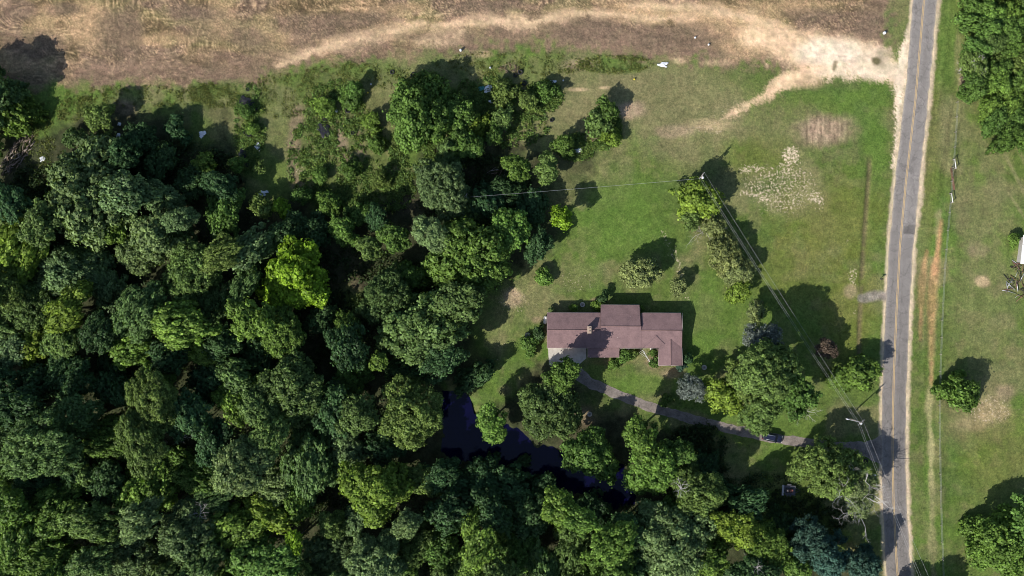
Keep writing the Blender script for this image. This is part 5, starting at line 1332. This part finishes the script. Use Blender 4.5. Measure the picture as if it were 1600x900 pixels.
for i, ((x, y), lab) in enumerate(TYRES):
    o = link('tyre', TY, None, W(x, y) + Vector((0, 0, .03)), (rt.uniform(-.2, .2), rt.uniform(-.2, .2), rt.uniform(0, 6)), (rt.uniform(1.2, 1.7),) * 3)
    tag(o, lab, 'tyre', 'discarded tyres')
M_plastic = simple('white_plastic_sheet', (.74, .76, .78), (.55, .57, .60), 2.5, .5)
M_black = simple('black_plastic_sheet', (.022, .022, .028), (.012, .012, .016), 3, .35)
M_teal = simple('teal_tarpaulin', (.04, .22, .20), (.02, .13, .12), 3, .5)
M_blue = simple('blue_plastic', (.35, .55, .75), (.22, .4, .62), 3, .4)
M_yel = simple('yellow_plastic', (.75, .62, .05), (.6, .48, .04), 3, .4)
def sheet(px, py, w, h, ang, label, mat, seed, lift=.35, cat='sheet'):
    g = np.random.default_rng(seed)
    n = 22
    u, v = np.meshgrid(np.linspace(-1, 1, n), np.linspace(-1, 1, n))
    x = u * w / 2 / S * (1 + .18 * fbm(u * 2 + seed, v * 2, seed, 2)); y = v * h / 2 / S * (1 + .3 * fbm(u * 2, v * 2 + seed, seed + 3, 2))
    z = .06 + lift * fbm(u * 2.5 + seed * 3, v * 2.5, seed + 9, 3) * (1 - .5 * np.maximum(np.abs(u), np.abs(v)))
    r = np.hypot(u, v); keep = r < .45 + .95 * vnoise(np.arctan2(v, u) * 1.9 + seed * 3.7, r * 0 + .5, seed)
    V = np.stack([x.ravel(), y.ravel(), z.ravel()], 1)
    k = np.arange((n - 1) * (n - 1)); a = (k // (n - 1)) * n + k % (n - 1)
    F = np.stack([a, a + 1, a + n + 1, a + n], 1)
    F = F[keep.ravel()[F].all(1)]
    o = link('plastic_sheet', arr_mesh('plastic_sheet', V, F, mat, True), None, W(px, py), (0, 0, ang))
    md = o.modifiers.new('thickness', 'SOLIDIFY'); md.thickness = .03; md.offset = 0
    tag(o, label, cat)
for a in ((763, 139, 15, 9, .6, 'crumpled white sheet at the right of the broad meadow oak', M_plastic, 1), (766, 159, 9, 5, -.3, 'small white sheet below the crumpled one', M_plastic, 2), (752, 139, 10, 9, .4, 'teal tarpaulin in shade beside the crumpled white sheet', M_teal, 3), (1036, 102, 18, 8, .1, 'white sheet lying alone on the grass below the bare field', M_plastic, 4), (947, 205, 16, 8, .1, 'white sheet at the foot of the bush pair', M_plastic, 5), (403, 230, 9, 13, .1, 'pale blue-white panel right of the left junk row', M_plastic, 6),
          (316, 210, 12, 10, .3, 'white sheet in the shaded clearing at the wood\'s upper fringe', M_plastic, 7), (412, 302, 14, 10, .5, 'white sheet at the shade edge above the pale sapling', M_plastic, 8), (505, 202, 22, 22, .1, 'black sheeting in the junk meadow thicket', M_black, 9), (380, 240, 16, 18, .2, 'black plastic heap in the left junk row', M_black, 10), (385, 160, 18, 22, .7, 'black plastic heap at the top of the left junk row', M_black, 11), (900, 237, 18, 8, .6, 'grey-white scrap sheet in shade right of the young trees', M_plastic, 12), (186, 212, 8, 7, 0, 'white scrap in the shaded wood fringe', M_plastic, 13), (187, 194, 6, 5, 0, 'little white scrap beside the bare shaded patch', M_plastic, 14), (66, 248, 10, 8, .4, 'pale scrap at the foot of the largest grey-green oak', M_plastic, 15), (863, 128, 12, 5, .1, 'white scrap above the isolated bush', M_plastic, 16)):
    sheet(*a)
def litter_piece(px, py, label, mat, s=1.0, name='plastic_can', cat='can'):
    root = empty(name, W(px, py), rt.uniform(0, 6))
    mb = MB(); mb.lathe([(0, 0), (.2 * s, 0), (.22 * s, .06), (.22 * s, .42 * s), (.15 * s, .52 * s), (.06 * s, .55 * s), (.06 * s, .62 * s), (0, .62 * s)], 12); mb.build('body', mat, root)
    mb = MB(); mb.tube([(.1 * s, 0, .5 * s), (.16 * s, 0, .66 * s), (-.16 * s, 0, .66 * s), (-.1 * s, 0, .5 * s)], .03, 5); mb.build('handle', mat, root)
    tag(root, label, cat, 'cans thrown in the grass')
for x, y, l, m, s in ((388, 165, 'blue can in the left junk row', M_blue, 1.3), (526, 174, 'white can left of the lone tyre', M_plastic, 1.5), (720, 79, 'white can at the edge of the bare field', M_plastic, 1.4), (580, 132, 'small white can at the meadow top', M_plastic, .9), (575, 145, 'small yellow-white can on the meadow track', M_yel, .8), (766, 106, 'white can left of the brush heap', M_plastic, 1), (814, 130, 'yellow can by the pale-rimmed tyre', M_yel, 1.2), (880, 126, 'small white can on dry grass', M_plastic, .9), (991, 124, 'small pale can on the grass below the white sheet', M_yel, .9), (1086, 59, 'white can on the brown field', M_plastic, 1), (1107, 70, 'white can lower on the brown field', M_plastic, 1), (1381, 52, 'white can at the field corner by the road', M_plastic, 1.6), (379, 305, 'white-blue can in deep shade above the pale sapling', M_plastic, 1.5)):
    litter_piece(x, y, l, m, s)
def planter(px, py, label, mat, r=.7):
    root = empty('well_cover', W(px, py))
    mb = MB(); mb.lathe([(0, 0), (r, 0), (r, .45), (r * .8, .5), (r * .75, .35), (0, .35)], 18); mb.build('ring', mat, root)
    mb = MB(); mb.lathe([(0, .36), (r * .4, .36), (r * .42, .42), (0, .44)], 14); mb.build('lid', M_log, root)
    tag(root, label, 'planter')
planter(824.5, 524.5, 'round pale planter on the lawn left of the house', M_conc, .75)
planter(1100, 574, 'round pale planter in shade right of the house', M_conc, .6)
planter(921, 647, 'round pale planter on bare soil above the pond', M_conc, .6)
planter(910, 476, 'round stone planter behind the left wing', M_conc, .6)
def gas_tank():
    root = empty('gas_tank', W(852, 500), math.radians(85))
    mb = MB(); M = Matrix.Translation((0, 0, .75)) @ Matrix.Rotation(math.pi / 2, 4, 'Y')
    mb.lathe([(0, -1.0), (.25, -.95), (.4, -.8), (.45, -.6), (.45, .6), (.4, .8), (.25, .95), (0, 1.0)], 16, M); t = mb.build('tank', M_white, root)
    mb = MB(); mb.lathe([(0, 1.16), (.14, 1.18), (.14, 1.32), (0, 1.36)], 10); mb.build('valve_dome', M_white, t)
    for x in (-.6, .6):
        mb = MB(); mb.box((x, 0, .18), (.12, .7, .4)); mb.build('leg', M_conc, root)
    tag(root, 'white gas tank against the left end of the house', 'gas tank')
gas_tank()
